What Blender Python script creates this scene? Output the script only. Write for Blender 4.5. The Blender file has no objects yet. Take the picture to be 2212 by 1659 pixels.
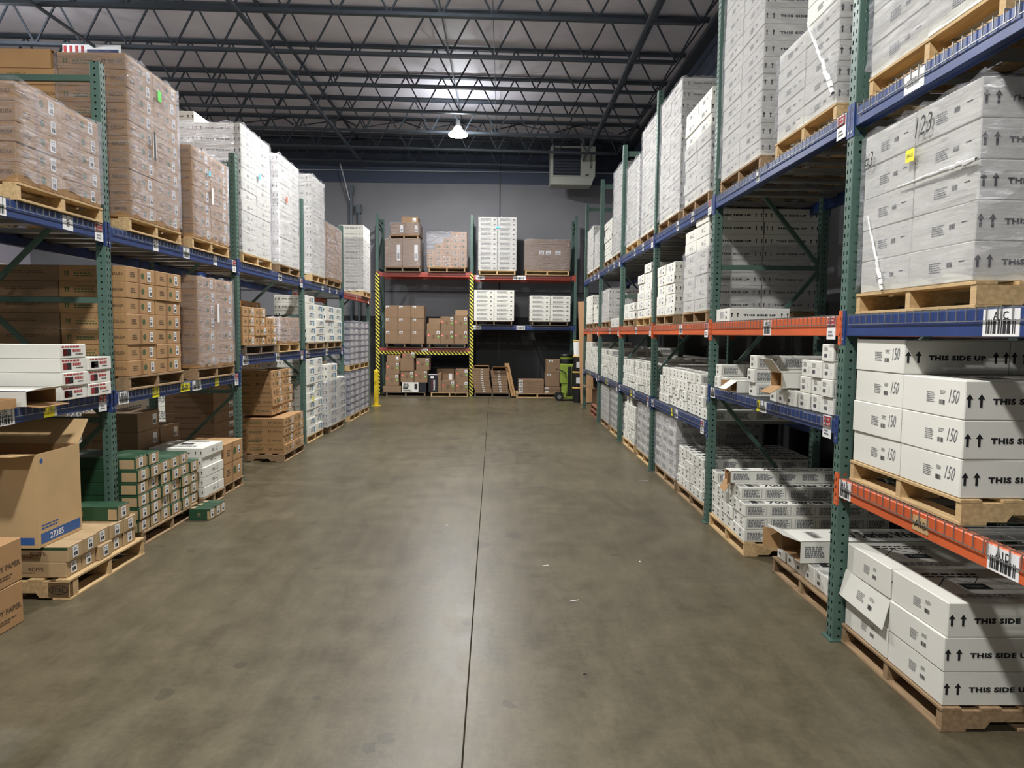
import bpy, math, random
from mathutils import Vector, Matrix
random.seed(7)
PI = math.pi
S = bpy.context.scene
COL = S.collection

# ------------------------------------------------------------------ camera
F_PX, PITCH, YAW, ROLL, CAM_H = 1486.1, -0.0731, 0.0148, 0.0091, 1.787
fwd = Vector((math.sin(YAW)*math.cos(PITCH), math.cos(YAW)*math.cos(PITCH), math.sin(PITCH)))
rgt = Vector((math.cos(YAW), -math.sin(YAW), 0)); upv = rgt.cross(fwd)
r2 = rgt*math.cos(ROLL)+upv*math.sin(ROLL); u2 = upv*math.cos(ROLL)-rgt*math.sin(ROLL)
cam = bpy.data.cameras.new('camera'); cam.sensor_width = 36; cam.lens = 36*F_PX/2212
cam.clip_start = .05; cam.clip_end = 200
camo = bpy.data.objects.new('camera', cam); COL.objects.link(camo)
camo.matrix_world = Matrix(((r2.x, u2.x, -fwd.x, 0), (r2.y, u2.y, -fwd.y, 0), (r2.z, u2.z, -fwd.z, CAM_H), (0, 0, 0, 1)))
S.camera = camo
# ------------------------------------------------------------------ world, exposure
S.view_settings.view_transform = 'Standard'; S.view_settings.look = 'None'
S.view_settings.exposure = 0.0; S.view_settings.gamma = 1; S.view_settings.use_curve_mapping = False
w = bpy.data.worlds.new('world'); S.world = w; w.use_nodes = True
w.node_tree.nodes['Background'].inputs[0].default_value = (.86, .92, 1, 1)
w.node_tree.nodes['Background'].inputs[1].default_value = 0.11
LAMP_STRENGTH = 1030.0
S.cycles.max_bounces = 5; S.cycles.diffuse_bounces = 3; S.cycles.glossy_bounces = 2; S.cycles.transparent_max_bounces = 10

# ------------------------------------------------------------------ materials
M = {}
def lin(c):
    return tuple(((x/255)/12.92 if x/255 <= .04045 else ((x/255+.055)/1.055)**2.4) for x in c)
class NT:
    def __init__(s, name):
        s.m = bpy.data.materials.new(name); s.m.use_nodes = True; s.t = s.m.node_tree
        s.b = s.t.nodes['Principled BSDF']; s.out = s.t.nodes['Material Output']
    def n(s, typ, **k):
        x = s.t.nodes.new(typ)
        for a, v in k.items():
            if a.startswith('i_'): x.inputs[int(a[2:])].default_value = v
            else: setattr(x, a, v)
        return x
    def l(s, a, b): s.t.links.new(a, b)
    def math(s, op, a, b=None, c=None):
        x = s.n('ShaderNodeMath', operation=op)
        for i, v in enumerate((a, b, c)):
            if v is None: continue
            if isinstance(v, (int, float)): x.inputs[i].default_value = v
            else: s.l(v, x.inputs[i])
        return x.outputs[0]
def mat(name, rgb, rough=.6, metal=0, var=0.0, vscale=6, bump=0, bscale=80, spec=.5, rgb2=None, stretch=None):
    k = NT(name); c = lin(rgb)
    k.b.inputs['Base Color'].default_value = (*c, 1); k.b.inputs['Roughness'].default_value = rough
    k.b.inputs['Metallic'].default_value = metal; k.b.inputs['Specular IOR Level'].default_value = spec
    if var or bump: tc = k.n('ShaderNodeTexCoord')
    if var:
        src = tc.outputs['Object']
        if stretch:
            mp = k.n('ShaderNodeMapping'); mp.inputs[3].default_value = stretch; k.l(src, mp.inputs[0]); src = mp.outputs[0]
        nz = k.n('ShaderNodeTexNoise'); nz.inputs['Scale'].default_value = vscale; nz.inputs['Detail'].default_value = 4
        k.l(src, nz.inputs['Vector'])
        rp = k.n('ShaderNodeValToRGB'); e = rp.color_ramp.elements
        a = tuple(max(0, x*(1-var)) for x in c); b = tuple(min(1, x*(1+var)) for x in c) if rgb2 is None else lin(rgb2)
        e[0].position = .3; e[1].position = .7; e[0].color = (*a, 1); e[1].color = (*b, 1)
        k.l(nz.outputs[0], rp.inputs[0]); k.l(rp.outputs[0], k.b.inputs['Base Color'])
    if bump:
        nb = k.n('ShaderNodeTexNoise'); nb.inputs['Scale'].default_value = bscale; k.l(tc.outputs['Object'], nb.inputs['Vector'])
        bp = k.n('ShaderNodeBump'); bp.inputs['Strength'].default_value = bump; bp.inputs['Distance'].default_value = .01
        k.l(nb.outputs[0], bp.inputs['Height']); k.l(bp.outputs[0], k.b.inputs['Normal'])
    M[name] = k.m; return k
mat('white_card', (228, 227, 217), .62, var=.03, vscale=3, bump=.12, bscale=12)
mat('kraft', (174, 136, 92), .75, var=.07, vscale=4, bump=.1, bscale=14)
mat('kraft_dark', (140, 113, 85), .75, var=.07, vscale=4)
mat('kraft_dull', (138, 112, 86), .75, var=.06)
mat('kraft_light', (196, 164, 118), .7, var=.05)
mat('tape', (150, 112, 76), .35)
mat('ink', (28, 30, 34), .6)
mat('ink_grey', (120, 122, 124), .7)
mat('ink_brown', (92, 70, 52), .7)
mat('ink_green', (70, 90, 52), .7)
mat('ink_blue', (70, 140, 175), .6)
mat('ink_navy', (50, 90, 150), .6)
mat('ink_red', (170, 45, 48), .6)
mat('pencil', (110, 110, 116), .7)
mat('label', (236, 236, 234), .5)
mat('yellow_note', (238, 226, 30), .5)
mat('green_note', (70, 225, 60), .5)
mat('blue_note', (90, 190, 215), .5)
mat('orange_note', (235, 90, 60), .5)
mat('red_dot', (232, 98, 78), .5)
mat('green_dot', (110, 190, 90), .5)
mat('green_card', (34, 72, 46), .55, var=.08)
mat('roppe_card', (176, 150, 112), .6, var=.08)
mat('navy_card', (44, 50, 92), .5)
mat('black_card', (26, 26, 32), .5)
mat('wood', (196, 166, 120), .75, var=.22, vscale=3, stretch=(1, 14, 14), bump=.15, bscale=40)
mat('wood_aged', (152, 126, 94), .8, var=.25, vscale=3, stretch=(1, 14, 14), bump=.15, bscale=40)
mat('wood_grey', (112, 98, 82), .85, var=.25, vscale=3, stretch=(1, 14, 14))
mat('wood_red', (140, 92, 70), .8, var=.25, vscale=3, stretch=(1, 14, 14))
mat('blue_steel', (36, 60, 116), .38, var=.12, vscale=9)
mat('orange_steel', (212, 98, 52), .42, var=.06, vscale=9)
mat('red_steel', (168, 70, 56), .45, var=.08)
mat('galvanised', (150, 152, 150), .35, metal=.7)
mat('joist_steel', (58, 66, 74), .55)
mat('conduit_white', (186, 190, 194), .4)
mat('conduit_grey', (92, 102, 110), .5)
mat('black_plastic', (20, 20, 22), .45)
mat('rubber', (24, 24, 24), .8)
mat('lime_paint', (138, 162, 62), .4)
mat('yellow_paint', (226, 196, 40), .5)
mat('heater_paint', (168, 170, 160), .5)
mat('heater_dark', (46, 52, 62), .5)
mat('bucket_lid', (214, 180, 96), .5)
mat('plain_board', (176, 178, 186), .5)
mat('board', (172, 134, 96), .8, var=.05)
mat('ceiling_duct', (150, 150, 152), .6)
mat('lavender_wall', (205, 200, 215), .8)
mat('steel_bolt', (190, 190, 190), .3, metal=.8)

def m_green():
    k = mat('green_steel', (80, 107, 97), .45, var=.08, vscale=8)
    tc = k.n('ShaderNodeTexCoord'); sp = k.n('ShaderNodeSeparateXYZ'); k.l(tc.outputs['Object'], sp.inputs[0])
    sn = k.n('ShaderNodeSeparateXYZ'); k.l(tc.outputs['Normal'], sn.inputs[0])
    fr = k.math('FRACT', k.math('DIVIDE', sp.outputs[2], .0508))
    dz = k.math('MULTIPLY', k.math('ABSOLUTE', k.math('SUBTRACT', fr, .5)), .0508)
    ax = k.math('ABSOLUTE', sp.outputs[0]); ay = k.math('ABSOLUTE', sp.outputs[1])
    ny = k.math('GREATER_THAN', k.math('ABSOLUTE', sn.outputs[1]), .5)
    nx = k.math('GREATER_THAN', k.math('ABSOLUTE', sn.outputs[0]), .5)
    m1 = k.math('MULTIPLY', k.math('MULTIPLY', k.math('LESS_THAN', ax, .007), k.math('LESS_THAN', dz, .0068)), ny)
    m2 = k.math('MULTIPLY', k.math('MULTIPLY', k.math('LESS_THAN', k.math('ABSOLUTE', k.math('SUBTRACT', ay, .018)), .006), k.math('LESS_THAN', dz, .0112)), nx)
    mk = k.math('MAXIMUM', m1, m2)
    tr = k.n('ShaderNodeBsdfTransparent'); mx = k.n('ShaderNodeMixShader')
    k.l(mk, mx.inputs[0]); k.l(k.b.outputs[0], mx.inputs[1]); k.l(tr.outputs[0], mx.inputs[2]); k.l(mx.outputs[0], k.out.inputs[0])
m_green()
mat('green_strut', (72, 98, 88), .5)
def m_hazard():
    k = mat('hazard_tape', (220, 205, 60), .4)
    tc = k.n('ShaderNodeTexCoord'); sp = k.n('ShaderNodeSeparateXYZ'); k.l(tc.outputs['Object'], sp.inputs[0])
    a = k.math('ADD', k.math('ADD', sp.outputs[2], sp.outputs[0]), 20)
    f = k.math('GREATER_THAN', k.math('FRACT', k.math('DIVIDE', a, .10)), .5)
    mx = k.n('ShaderNodeMix', data_type='RGBA'); k.l(f, mx.inputs[0])
    mx.inputs[6].default_value = (*lin((228, 216, 80)), 1); mx.inputs[7].default_value = (*lin((20, 20, 20)), 1)
    k.l(mx.outputs[2], k.b.inputs['Base Color'])
m_hazard()
def m_floor():
    k = NT('polished_concrete'); tc = k.n('ShaderNodeTexCoord')
    def nz(sc, det=6, r=.6, vec=None):
        x = k.n('ShaderNodeTexNoise'); x.inputs['Scale'].default_value = sc; x.inputs['Detail'].default_value = det
        x.inputs['Roughness'].default_value = r; k.l(vec or tc.outputs['Object'], x.inputs['Vector']); return x.outputs[0]
    n1 = nz(.55); n2 = nz(4.5, 8, .7)
    mp = k.n('ShaderNodeMapping'); mp.inputs[3].default_value = (3.2, .7, 1); k.l(tc.outputs['Object'], mp.inputs[0])
    n3 = nz(2.2, 8, .75, mp.outputs[0])
    n4 = nz(26, 6, .8)
    s = k.math('ADD', k.math('MULTIPLY', n1, .30), k.math('ADD', k.math('MULTIPLY', n4, .2), k.math('ADD', k.math('MULTIPLY', n2, .25), k.math('MULTIPLY', n3, .25))))
    rp = k.n('ShaderNodeValToRGB'); e = rp.color_ramp.elements
    e[0].position = .38; e[1].position = .64; e[0].color = (*lin((66, 60, 46)), 1); e[1].color = (*lin((114, 106, 84)), 1)
    k.l(s, rp.inputs[0])
    # small dark stains
    vo = nz(2.6, 2, .5); wob = k.math('MULTIPLY', k.math('SUBTRACT', nz(9, 3, .6), .5), .16)
    st = k.math('GREATER_THAN', vo, .72)
    spf = k.n('ShaderNodeSeparateXYZ'); k.l(tc.outputs['Object'], spf.inputs[0])
    for (sx, sy, sr) in ((-.50, 2.93, .035), (-.19, 4.15, .045), (-.17, 5.72, .07), (.12, 5.98, .06), (-.55, 6.1, .05), (.35, 4.1, .02), (.05, 3.2, .03), (-.56, 2.86, .03), (.42, 3.28, .025), (-1.4, 3.6, .025), (.75, 3.5, .03), (-.9, 3.25, .022)):
        d2 = k.math('ADD', k.math('POWER', k.math('SUBTRACT', spf.outputs[0], sx), 2), k.math('MULTIPLY', k.math('POWER', k.math('SUBTRACT', spf.outputs[1], sy), 2), .6))
        st = k.math('MAXIMUM', st, k.math('LESS_THAN', k.math('ADD', k.math('SQRT', d2), wob), sr))
    mx = k.n('ShaderNodeMix', data_type='RGBA'); k.l(k.math('MULTIPLY', st, .32), mx.inputs[0]); k.l(rp.outputs[0], mx.inputs[6])
    mx.inputs[7].default_value = (*lin((44, 41, 36)), 1)
    # pale scuffs
    mp2 = k.n('ShaderNodeMapping'); mp2.inputs[3].default_value = (9, 1.2, 1); mp2.inputs[2].default_value = (0, 0, .35); k.l(tc.outputs['Object'], mp2.inputs[0])
    sc = k.math('GREATER_THAN', nz(1.7, 5, .65, mp2.outputs[0]), .70)
    mx2 = k.n('ShaderNodeMix', data_type='RGBA'); k.l(k.math('MULTIPLY', sc, .10), mx2.inputs[0]); k.l(mx.outputs[2], mx2.inputs[6])
    mx2.inputs[7].default_value = (*lin((150, 145, 132)), 1)
    # saw-cut joints
    sp = k.n('ShaderNodeSeparateXYZ'); k.l(tc.outputs['Object'], sp.inputs[0])
    j1 = k.math('LESS_THAN', k.math('ABSOLUTE', k.math('ADD', k.math('ADD', sp.outputs[0], .118), k.math('MULTIPLY', sp.outputs[1], .0125))), .0042)
    j2 = k.math('LESS_THAN', k.math('ABSOLUTE', k.math('SUBTRACT', sp.outputs[1], 6.35)), .0025)
    j3 = k.math('LESS_THAN', k.math('ABSOLUTE', k.math('SUBTRACT', sp.outputs[1], 4.95)), .0016)
    jj = k.math('MAXIMUM', j1, k.math('MULTIPLY', k.math('MAXIMUM', j2, j3), .35))
    mx3 = k.n('ShaderNodeMix', data_type='RGBA'); k.l(k.math('MULTIPLY', jj, .75), mx3.inputs[0]); k.l(mx2.outputs[2], mx3.inputs[6])
    mx3.inputs[7].default_value = (*lin((20, 18, 16)), 1)
    k.l(mx3.outputs[2], k.b.inputs['Base Color'])
    k.l(k.math('ADD', .26, k.math('MULTIPLY', n2, .22)), k.b.inputs['Roughness'])
    k.l(k.math('MULTIPLY', k.math('SUBTRACT', 1, jj), .36), k.b.inputs['Specular IOR Level'])
    bp = k.n('ShaderNodeBump'); bp.inputs['Strength'].default_value = .06; bp.inputs['Distance'].default_value = .01; k.l(nz(7, 6, .6), bp.inputs['Height'])
    k.l(bp.outputs[0], k.b.inputs['Normal']); M['floor'] = k.m
m_floor()
def m_wall(name, gray, navy, dark, z1=2.28, z2=6.2):
    k = NT(name); tc = k.n('ShaderNodeTexCoord'); sp = k.n('ShaderNodeSeparateXYZ'); k.l(tc.outputs['Object'], sp.inputs[0])
    nz = k.n('ShaderNodeTexNoise'); nz.inputs['Scale'].default_value = .8; nz.inputs['Detail'].default_value = 5; k.l(tc.outputs['Object'], nz.inputs['Vector'])
    rp = k.n('ShaderNodeValToRGB'); e = rp.color_ramp.elements; c = lin(gray)
    e[0].position = .35; e[1].position = .7; e[0].color = (*[x*.9 for x in c], 1); e[1].color = (*[x*1.06 for x in c], 1); k.l(nz.outputs[0], rp.inputs[0])
    a = k.math('LESS_THAN', sp.outputs[2], z1); b = k.math('GREATER_THAN', sp.outputs[2], z2)
    m1 = k.n('ShaderNodeMix', data_type='RGBA'); k.l(a, m1.inputs[0]); k.l(rp.outputs[0], m1.inputs[6]); m1.inputs[7].default_value = (*lin(dark), 1)
    m2 = k.n('ShaderNodeMix', data_type='RGBA'); k.l(b, m2.inputs[0]); k.l(m1.outputs[2], m2.inputs[6]); m2.inputs[7].default_value = (*lin(navy), 1)
    k.l(m2.outputs[2], k.b.inputs['Base Color']); k.b.inputs['Roughness'].default_value = .7
    bp = k.n('ShaderNodeBump'); bp.inputs['Strength'].default_value = .1
    n2 = k.n('ShaderNodeTexNoise'); n2.inputs['Scale'].default_value = 60; k.l(tc.outputs['Object'], n2.inputs['Vector']); k.l(n2.outputs[0], bp.inputs['Height']); k.l(bp.outputs[0], k.b.inputs['Normal'])
    M[name] = k.m
m_wall('wall_paint', (130, 131, 136), (66, 76, 94), (40, 41, 42))
def m_ceiling():
    k = NT('roof_insulation'); tc = k.n('ShaderNodeTexCoord')
    nz = k.n('ShaderNodeTexNoise'); nz.inputs['Scale'].default_value = .7; nz.inputs['Detail'].default_value = 6; nz.inputs['Roughness'].default_value = .6
    k.l(tc.outputs['Object'], nz.inputs['Vector'])
    rp = k.n('ShaderNodeValToRGB'); e = rp.color_ramp.elements; e[0].position = .3; e[1].position = .7
    e[0].color = (*lin((196, 192, 198)), 1); e[1].color = (*lin((222, 218, 224)), 1); k.l(nz.outputs[0], rp.inputs[0])
    k.l(rp.outputs[0], k.b.inputs['Base Color']); k.b.inputs['Roughness'].default_value = .55
    bp = k.n('ShaderNodeBump'); bp.inputs['Strength'].default_value = .5; bp.inputs['Distance'].default_value = .06
    n2 = k.n('ShaderNodeTexNoise'); n2.inputs['Scale'].default_value = 1.6; n2.inputs['Detail'].default_value = 5; k.l(tc.outputs['Object'], n2.inputs['Vector'])
    k.l(n2.outputs[0], bp.inputs['Height']); k.l(bp.outputs[0], k.b.inputs['Normal']); M['ceiling'] = k.m
m_ceiling()
def m_wrap(name, fac, milk, seed=0, sc=(3, 3, 22)):
    k = NT(name); tc = k.n('ShaderNodeTexCoord')
    mp = k.n('ShaderNodeMapping'); mp.inputs[3].default_value = sc; mp.inputs[2].default_value = (.25, .1, 0); k.l(tc.outputs['Object'], mp.inputs[0])
    n1 = k.n('ShaderNodeTexNoise'); n1.inputs['Scale'].default_value = 2.2; n1.inputs['Detail'].default_value = 7; n1.inputs['Roughness'].default_value = .72; n1.inputs['Distortion'].default_value = 1.2
    k.l(mp.outputs[0], n1.inputs['Vector'])
    bp = k.n('ShaderNodeBump'); bp.inputs['Strength'].default_value = 1.0; bp.inputs['Distance'].default_value = .032; k.l(n1.outputs[0], bp.inputs['Height'])
    gl = k.n('ShaderNodeBsdfGlossy'); gl.inputs['Roughness'].default_value = .27; gl.inputs['Color'].default_value = (.95, .95, 1, 1); k.l(bp.outputs[0], gl.inputs['Normal'])
    df = k.n('ShaderNodeBsdfDiffuse'); df.inputs[0].default_value = (milk, milk, milk*1.03, 1)
    m0 = k.n('ShaderNodeMixShader'); m0.inputs[0].default_value = .25; k.l(gl.outputs[0], m0.inputs[1]); k.l(df.outputs[0], m0.inputs[2])
    tr = k.n('ShaderNodeBsdfTransparent'); tr.inputs[0].default_value = (.90, .90, .915, 1)
    mx = k.n('ShaderNodeMixShader')
    rm = k.n('ShaderNodeMapRange'); rm.inputs[1].default_value = .42; rm.inputs[2].default_value = .72; rm.inputs[3].default_value = fac*.35; rm.inputs[4].default_value = fac*1.9
    k.l(n1.outputs[0], rm.inputs[0])
    mq = k.n('ShaderNodeMapping'); mq.inputs[3].default_value = (2.2, 2.2, 30); mq.inputs[2].default_value = (.5, .42, 0); k.l(tc.outputs['Object'], mq.inputs[0])
    n2 = k.n('ShaderNodeTexNoise'); n2.inputs['Scale'].default_value = 1.5; n2.inputs['Detail'].default_value = 6; n2.inputs['Roughness'].default_value = .7; n2.inputs['Distortion'].default_value = .6; k.l(mq.outputs[0], n2.inputs['Vector'])
    st = k.n('ShaderNodeMapRange'); st.inputs[1].default_value = .56; st.inputs[2].default_value = .66; st.inputs[3].default_value = 0; st.inputs[4].default_value = .62; k.l(n2.outputs[0], st.inputs[0])
    k.l(k.math('MAXIMUM', rm.outputs[0], st.outputs[0]), mx.inputs[0]); k.l(tr.outputs[0], mx.inputs[1]); k.l(m0.outputs[0], mx.inputs[2]); k.l(mx.outputs[0], k.out.inputs[0])
    M[name] = k.m
m_wrap('wrap_clear', .34, .5); m_wrap('wrap_heavy', .44, .55, sc=(2, 2, 14))
k = NT('lamp_shade_uplight'); k.b.inputs['Base Color'].default_value = (.8, .8, .82, 1); k.b.inputs['Roughness'].default_value = .3; k.b.inputs['Emission Color'].default_value = (.9, .95, 1, 1); k.b.inputs['Emission Strength'].default_value = 76.0; M['lamp_shade_uplight'] = k.m  # shade of plain metal; its glow is added as uplight to brighten the ceiling
k = NT('lamp_glow'); em = k.n('ShaderNodeEmission'); em.inputs[0].default_value = (1, .985, .97, 1); em.inputs[1].default_value = LAMP_STRENGTH
k.l(em.outputs[0], k.out.inputs[0]); M['lamp_glow'] = k.m

# ------------------------------------------------------------------ mesh builder
TXT = {}
def text_geo(body, bold=.0, italic=0, spacing=1.0):
    key = (body, bold, italic, spacing)
    if key in TXT: return TXT[key]
    cu = bpy.data.curves.new('t', 'FONT'); cu.body = body; cu.size = 1; cu.offset = bold; cu.shear = italic; cu.resolution_u = 2; cu.space_character = spacing
    ob = bpy.data.objects.new('t', cu); COL.objects.link(ob)
    dg = bpy.context.evaluated_depsgraph_get(); dg.update()
    me = bpy.data.meshes.new_from_object(ob.evaluated_get(dg))
    vs = [tuple(v.co) for v in me.vertices]; fs = [tuple(p.vertices) for p in me.polygons]
    bpy.data.objects.remove(ob); bpy.data.curves.remove(cu); bpy.data.meshes.remove(me)
    x0 = min(v[0] for v in vs); x1 = max(v[0] for v in vs); y0 = min(v[1] for v in vs); y1 = max(v[1] for v in vs)
    vs = [((v[0]-x0), (v[1]-y0)) for v in vs]
    TXT[key] = (vs, fs, x1-x0, y1-y0); return TXT[key]
class MB:
    def __init__(s): s.v = []; s.f = []; s.m = []; s.mats = []
    def mi(s, m):
        if m not in s.mats: s.mats.append(m)
        return s.mats.index(m)
    def add(s, vs, fs, m):
        o = len(s.v); s.v += [tuple(v) for v in vs]; s.f += [tuple(i+o for i in f) for f in fs]; s.m += [s.mi(m)]*len(fs); return s
    def box(s, x0, x1, y0, y1, z0, z1, m, c=0, T=None):
        if c:
            vs = []; idx = {}
            for ix, X in enumerate((x0, x1)):
                for iy, Y in enumerate((y0, y1)):
                    for iz, Z in enumerate((z0, z1)):
                        sx = c if ix == 0 else -c; sy = c if iy == 0 else -c; sz = c if iz == 0 else -c
                        for a, p in enumerate(((X, Y+sy, Z+sz), (X+sx, Y, Z+sz), (X+sx, Y+sy, Z))):
                            idx[(ix, iy, iz, a)] = len(vs); vs.append(p)
            g = lambda *k: idx[k]
            fs = []
            for i in (0, 1):
                q = [g(i, 0, 0, 0), g(i, 1, 0, 0), g(i, 1, 1, 0), g(i, 0, 1, 0)]; fs.append(q if i else q[::-1])
                q = [g(0, i, 0, 1), g(1, i, 0, 1), g(1, i, 1, 1), g(0, i, 1, 1)]; fs.append(q[::-1] if i else q)
                q = [g(0, 0, i, 2), g(1, 0, i, 2), g(1, 1, i, 2), g(0, 1, i, 2)]; fs.append(q if i else q[::-1])
            for i in (0, 1):
                for j in (0, 1):
                    fs.append([g(i, j, 0, 0), g(i, j, 1, 0), g(i, j, 1, 1), g(i, j, 0, 1)])
                    fs.append([g(i, 0, j, 0), g(i, 1, j, 0), g(i, 1, j, 2), g(i, 0, j, 2)])
                    fs.append([g(0, i, j, 1), g(1, i, j, 1), g(1, i, j, 2), g(0, i, j, 2)])
                    for kk in (0, 1): fs.append([g(i, j, kk, 0), g(i, j, kk, 1), g(i, j, kk, 2)])
            fs = [f for n, f in enumerate(fs)]
        else:
            vs = [(x0, y0, z0), (x1, y0, z0), (x1, y1, z0), (x0, y1, z0), (x0, y0, z1), (x1, y0, z1), (x1, y1, z1), (x0, y1, z1)]
            fs = [(3, 2, 1, 0), (4, 5, 6, 7), (0, 1, 5, 4), (1, 2, 6, 5), (2, 3, 7, 6), (3, 0, 4, 7)]
        if T: vs = [T @ Vector(v) for v in vs]
        return s.add(vs, fs, m)
    def bar(s, p, q, wd, ht, m, up=(0, 0, 1)):
        p = Vector(p); q = Vector(q); d = (q-p); L = d.length; d.normalize(); u = Vector(up)
        r = d.cross(u)
        if r.length < 1e-4: r = Vector((1, 0, 0))
        r.normalize(); u = r.cross(d)
        vs = [p+r*a*wd/2+u*b*ht/2 for a, b in ((-1, -1), (1, -1), (1, 1), (-1, 1))]; vs += [v+d*L for v in vs]
        return s.add(vs, [(0, 1, 2, 3), (7, 6, 5, 4), (0, 4, 5, 1), (1, 5, 6, 2), (2, 6, 7, 3), (3, 7, 4, 0)], m)
    def cyl(s, p, q, r1, r2, m, n=20, caps=True):
        p = Vector(p); q = Vector(q); d = (q-p).normalized(); a = d.orthogonal().normalized(); b = d.cross(a)
        vs = [p+(a*math.cos(2*PI*i/n)+b*math.sin(2*PI*i/n))*r1 for i in range(n)]+[q+(a*math.cos(2*PI*i/n)+b*math.sin(2*PI*i/n))*r2 for i in range(n)]
        fs = [(i, (i+1) % n, n+(i+1) % n, n+i) for i in range(n)]
        if caps: fs += [tuple(range(n))[::-1], tuple(range(n, 2*n))]
        return s.add(vs, fs, m)
    def lathe(s, prof, m, n=28, o=(0, 0, 0)):
        vs = []; fs = []
        for r, z in prof:
            for i in range(n): vs.append((o[0]+r*math.cos(2*PI*i/n), o[1]+r*math.sin(2*PI*i/n), o[2]+z))
        for j in range(len(prof)-1):
            for i in range(n): fs.append((j*n+i, j*n+(i+1) % n, (j+1)*n+(i+1) % n, (j+1)*n+i))
        return s.add(vs, fs, m)
    def path(s, pts, r, m, n=8):
        for a, b in zip(pts, pts[1:]): s.cyl(a, b, r, r, m, n)
        return s
    # --- flat printing on a face of the block w x l x h (origin bottom centre)
    def fr(s, face, w, l, h, off=.0009):
        if face == 'F': return Vector((0, -l/2-off, h/2)), Vector((1, 0, 0)), Vector((0, 0, 1))
        if face == 'B': return Vector((0, l/2+off, h/2)), Vector((-1, 0, 0)), Vector((0, 0, 1))
        if face == 'R': return Vector((w/2+off, 0, h/2)), Vector((0, 1, 0)), Vector((0, 0, 1))
        if face == 'L': return Vector((-w/2-off, 0, h/2)), Vector((0, -1, 0)), Vector((0, 0, 1))
        if face == 'T': return Vector((0, 0, h+off)), Vector((1, 0, 0)), Vector((0, 1, 0))
        if face == 'T2': return Vector((0, 0, h+off)), Vector((0, 1, 0)), Vector((-1, 0, 0))
        if face == 'T3': return Vector((0, 0, h+off)), Vector((0, -1, 0)), Vector((1, 0, 0))
    def poly(s, F, pts, m):
        o, u, v = F; return s.add([o+u*a+v*b for a, b in pts], [tuple(range(len(pts)))], m)
    def rect(s, F, a, b, c, d, m): return s.poly(F, [(a, b), (c, b), (c, d), (a, d)], m)
    def disc(s, F, a, b, r, m, n=14): return s.poly(F, [(a+r*math.cos(2*PI*i/n), b+r*math.sin(2*PI*i/n)) for i in range(n)], m)
    def arrow(s, F, a, b, hgt, m):
        w_ = hgt*.22
        s.rect(F, a-w_*.45, b-hgt/2, a+w_*.45, b+hgt*.12, m)
        return s.poly(F, [(a-w_*1.25, b+hgt*.10), (a+w_*1.25, b+hgt*.10), (a, b+hgt/2)], m)
    def text(s, F, body, a, b, width=None, height=None, m='ink', bold=0, italic=0, align='C', rot=0, spacing=1.0):
        vs, fs, W_, H_ = text_geo(body, bold, italic, spacing)
        sx = (width/W_) if width else None; sy = (height/H_) if height else None
        sx = sx or sy; sy = sy or sx
        ox = {'C': -W_/2, 'L': 0, 'R': -W_}[align]; o, u, v = F; cr, sr = math.cos(rot), math.sin(rot)
        out = []
        for x, y in vs:
            X = (x+ox)*sx; Y = (y-H_/2)*sy; out.append(o+u*(a+X*cr-Y*sr)+v*(b+X*sr+Y*cr))
        return s.add(out, fs, m)
    def greek(s, F, a, b, wd, ht, n, m='ink_grey', rnd=None, fill=.55):
        rnd = rnd or random.Random(n*13+int(wd*1000))
        for i in range(n):
            y = b+ht/2-(i+.5)*ht/n; x = a
            end = a+wd*rnd.uniform(.72, 1)
            while x < end:
                ww = rnd.uniform(.06, .16)*wd; s.rect(F, x, y-ht/n*fill/2, min(x+ww, end), y+ht/n*fill/2, m); x += ww+wd*.03
        return s
    def barcode(s, F, a, b, wd, ht, m='ink', n=9, seed=1):
        rnd = random.Random(seed); x = a
        while x < a+wd:
            ww = rnd.choice((1, 1, 2, 3))*wd/(n*3.2); s.rect(F, x, b-ht/2, min(x+ww, a+wd), b+ht/2, m); x += ww+rnd.choice((1, 1, 2))*wd/(n*3.2)
        return s
    def mesh(s, name):
        me = bpy.data.meshes.new(name); me.from_pydata(s.v, [], s.f); 
        for m in s.mats: me.materials.append(M[m])
        me.polygons.foreach_set('material_index', s.m); me.update(); return me

# ------------------------------------------------------------------ objects
LABELS = {}
def tag(o, label, cat, group=None, kind=None):
    n = len(label.split()); assert 4 <= n <= 16, label
    LABELS.setdefault(label, []).append(o.name)
    o['label'] = label; o['category'] = cat
    if group: o['group'] = group
    if kind: o['kind'] = kind
    return o
def link(name, data, parent=None, loc=(0, 0, 0), rz=0, rot=None):
    o = bpy.data.objects.new(name, data); COL.objects.link(o)
    if parent: o.parent = parent
    o.location = loc; o.rotation_euler = rot or (0, 0, rz); return o
def empty(name, loc, rz, label, cat, group=None):
    o = link(name, None, None, loc, rz); o.empty_display_size = .1; return tag(o, label, cat, group)
def copy_tree(o, parent=None):
    c = o.copy(); COL.objects.link(c); c.parent = parent
    for ch in o.children: copy_tree(ch, c)
    return c
def struct(name, me, loc=(0, 0, 0)):
    o = link(name, me, None, loc); o['kind'] = 'structure'; return o
ORD = ['bottom', 'second', 'third', 'fourth', 'fifth', 'sixth', 'seventh', 'eighth', 'ninth', 'tenth', 'eleventh', 'twelfth', 'thirteenth', 'fourteenth', 'fifteenth']
NTH = ['first', 'second', 'third', 'fourth', 'fifth', 'sixth', 'seventh', 'eighth', 'ninth', 'tenth', 'eleventh', 'twelfth', 'thirteenth', 'fourteenth']

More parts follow.
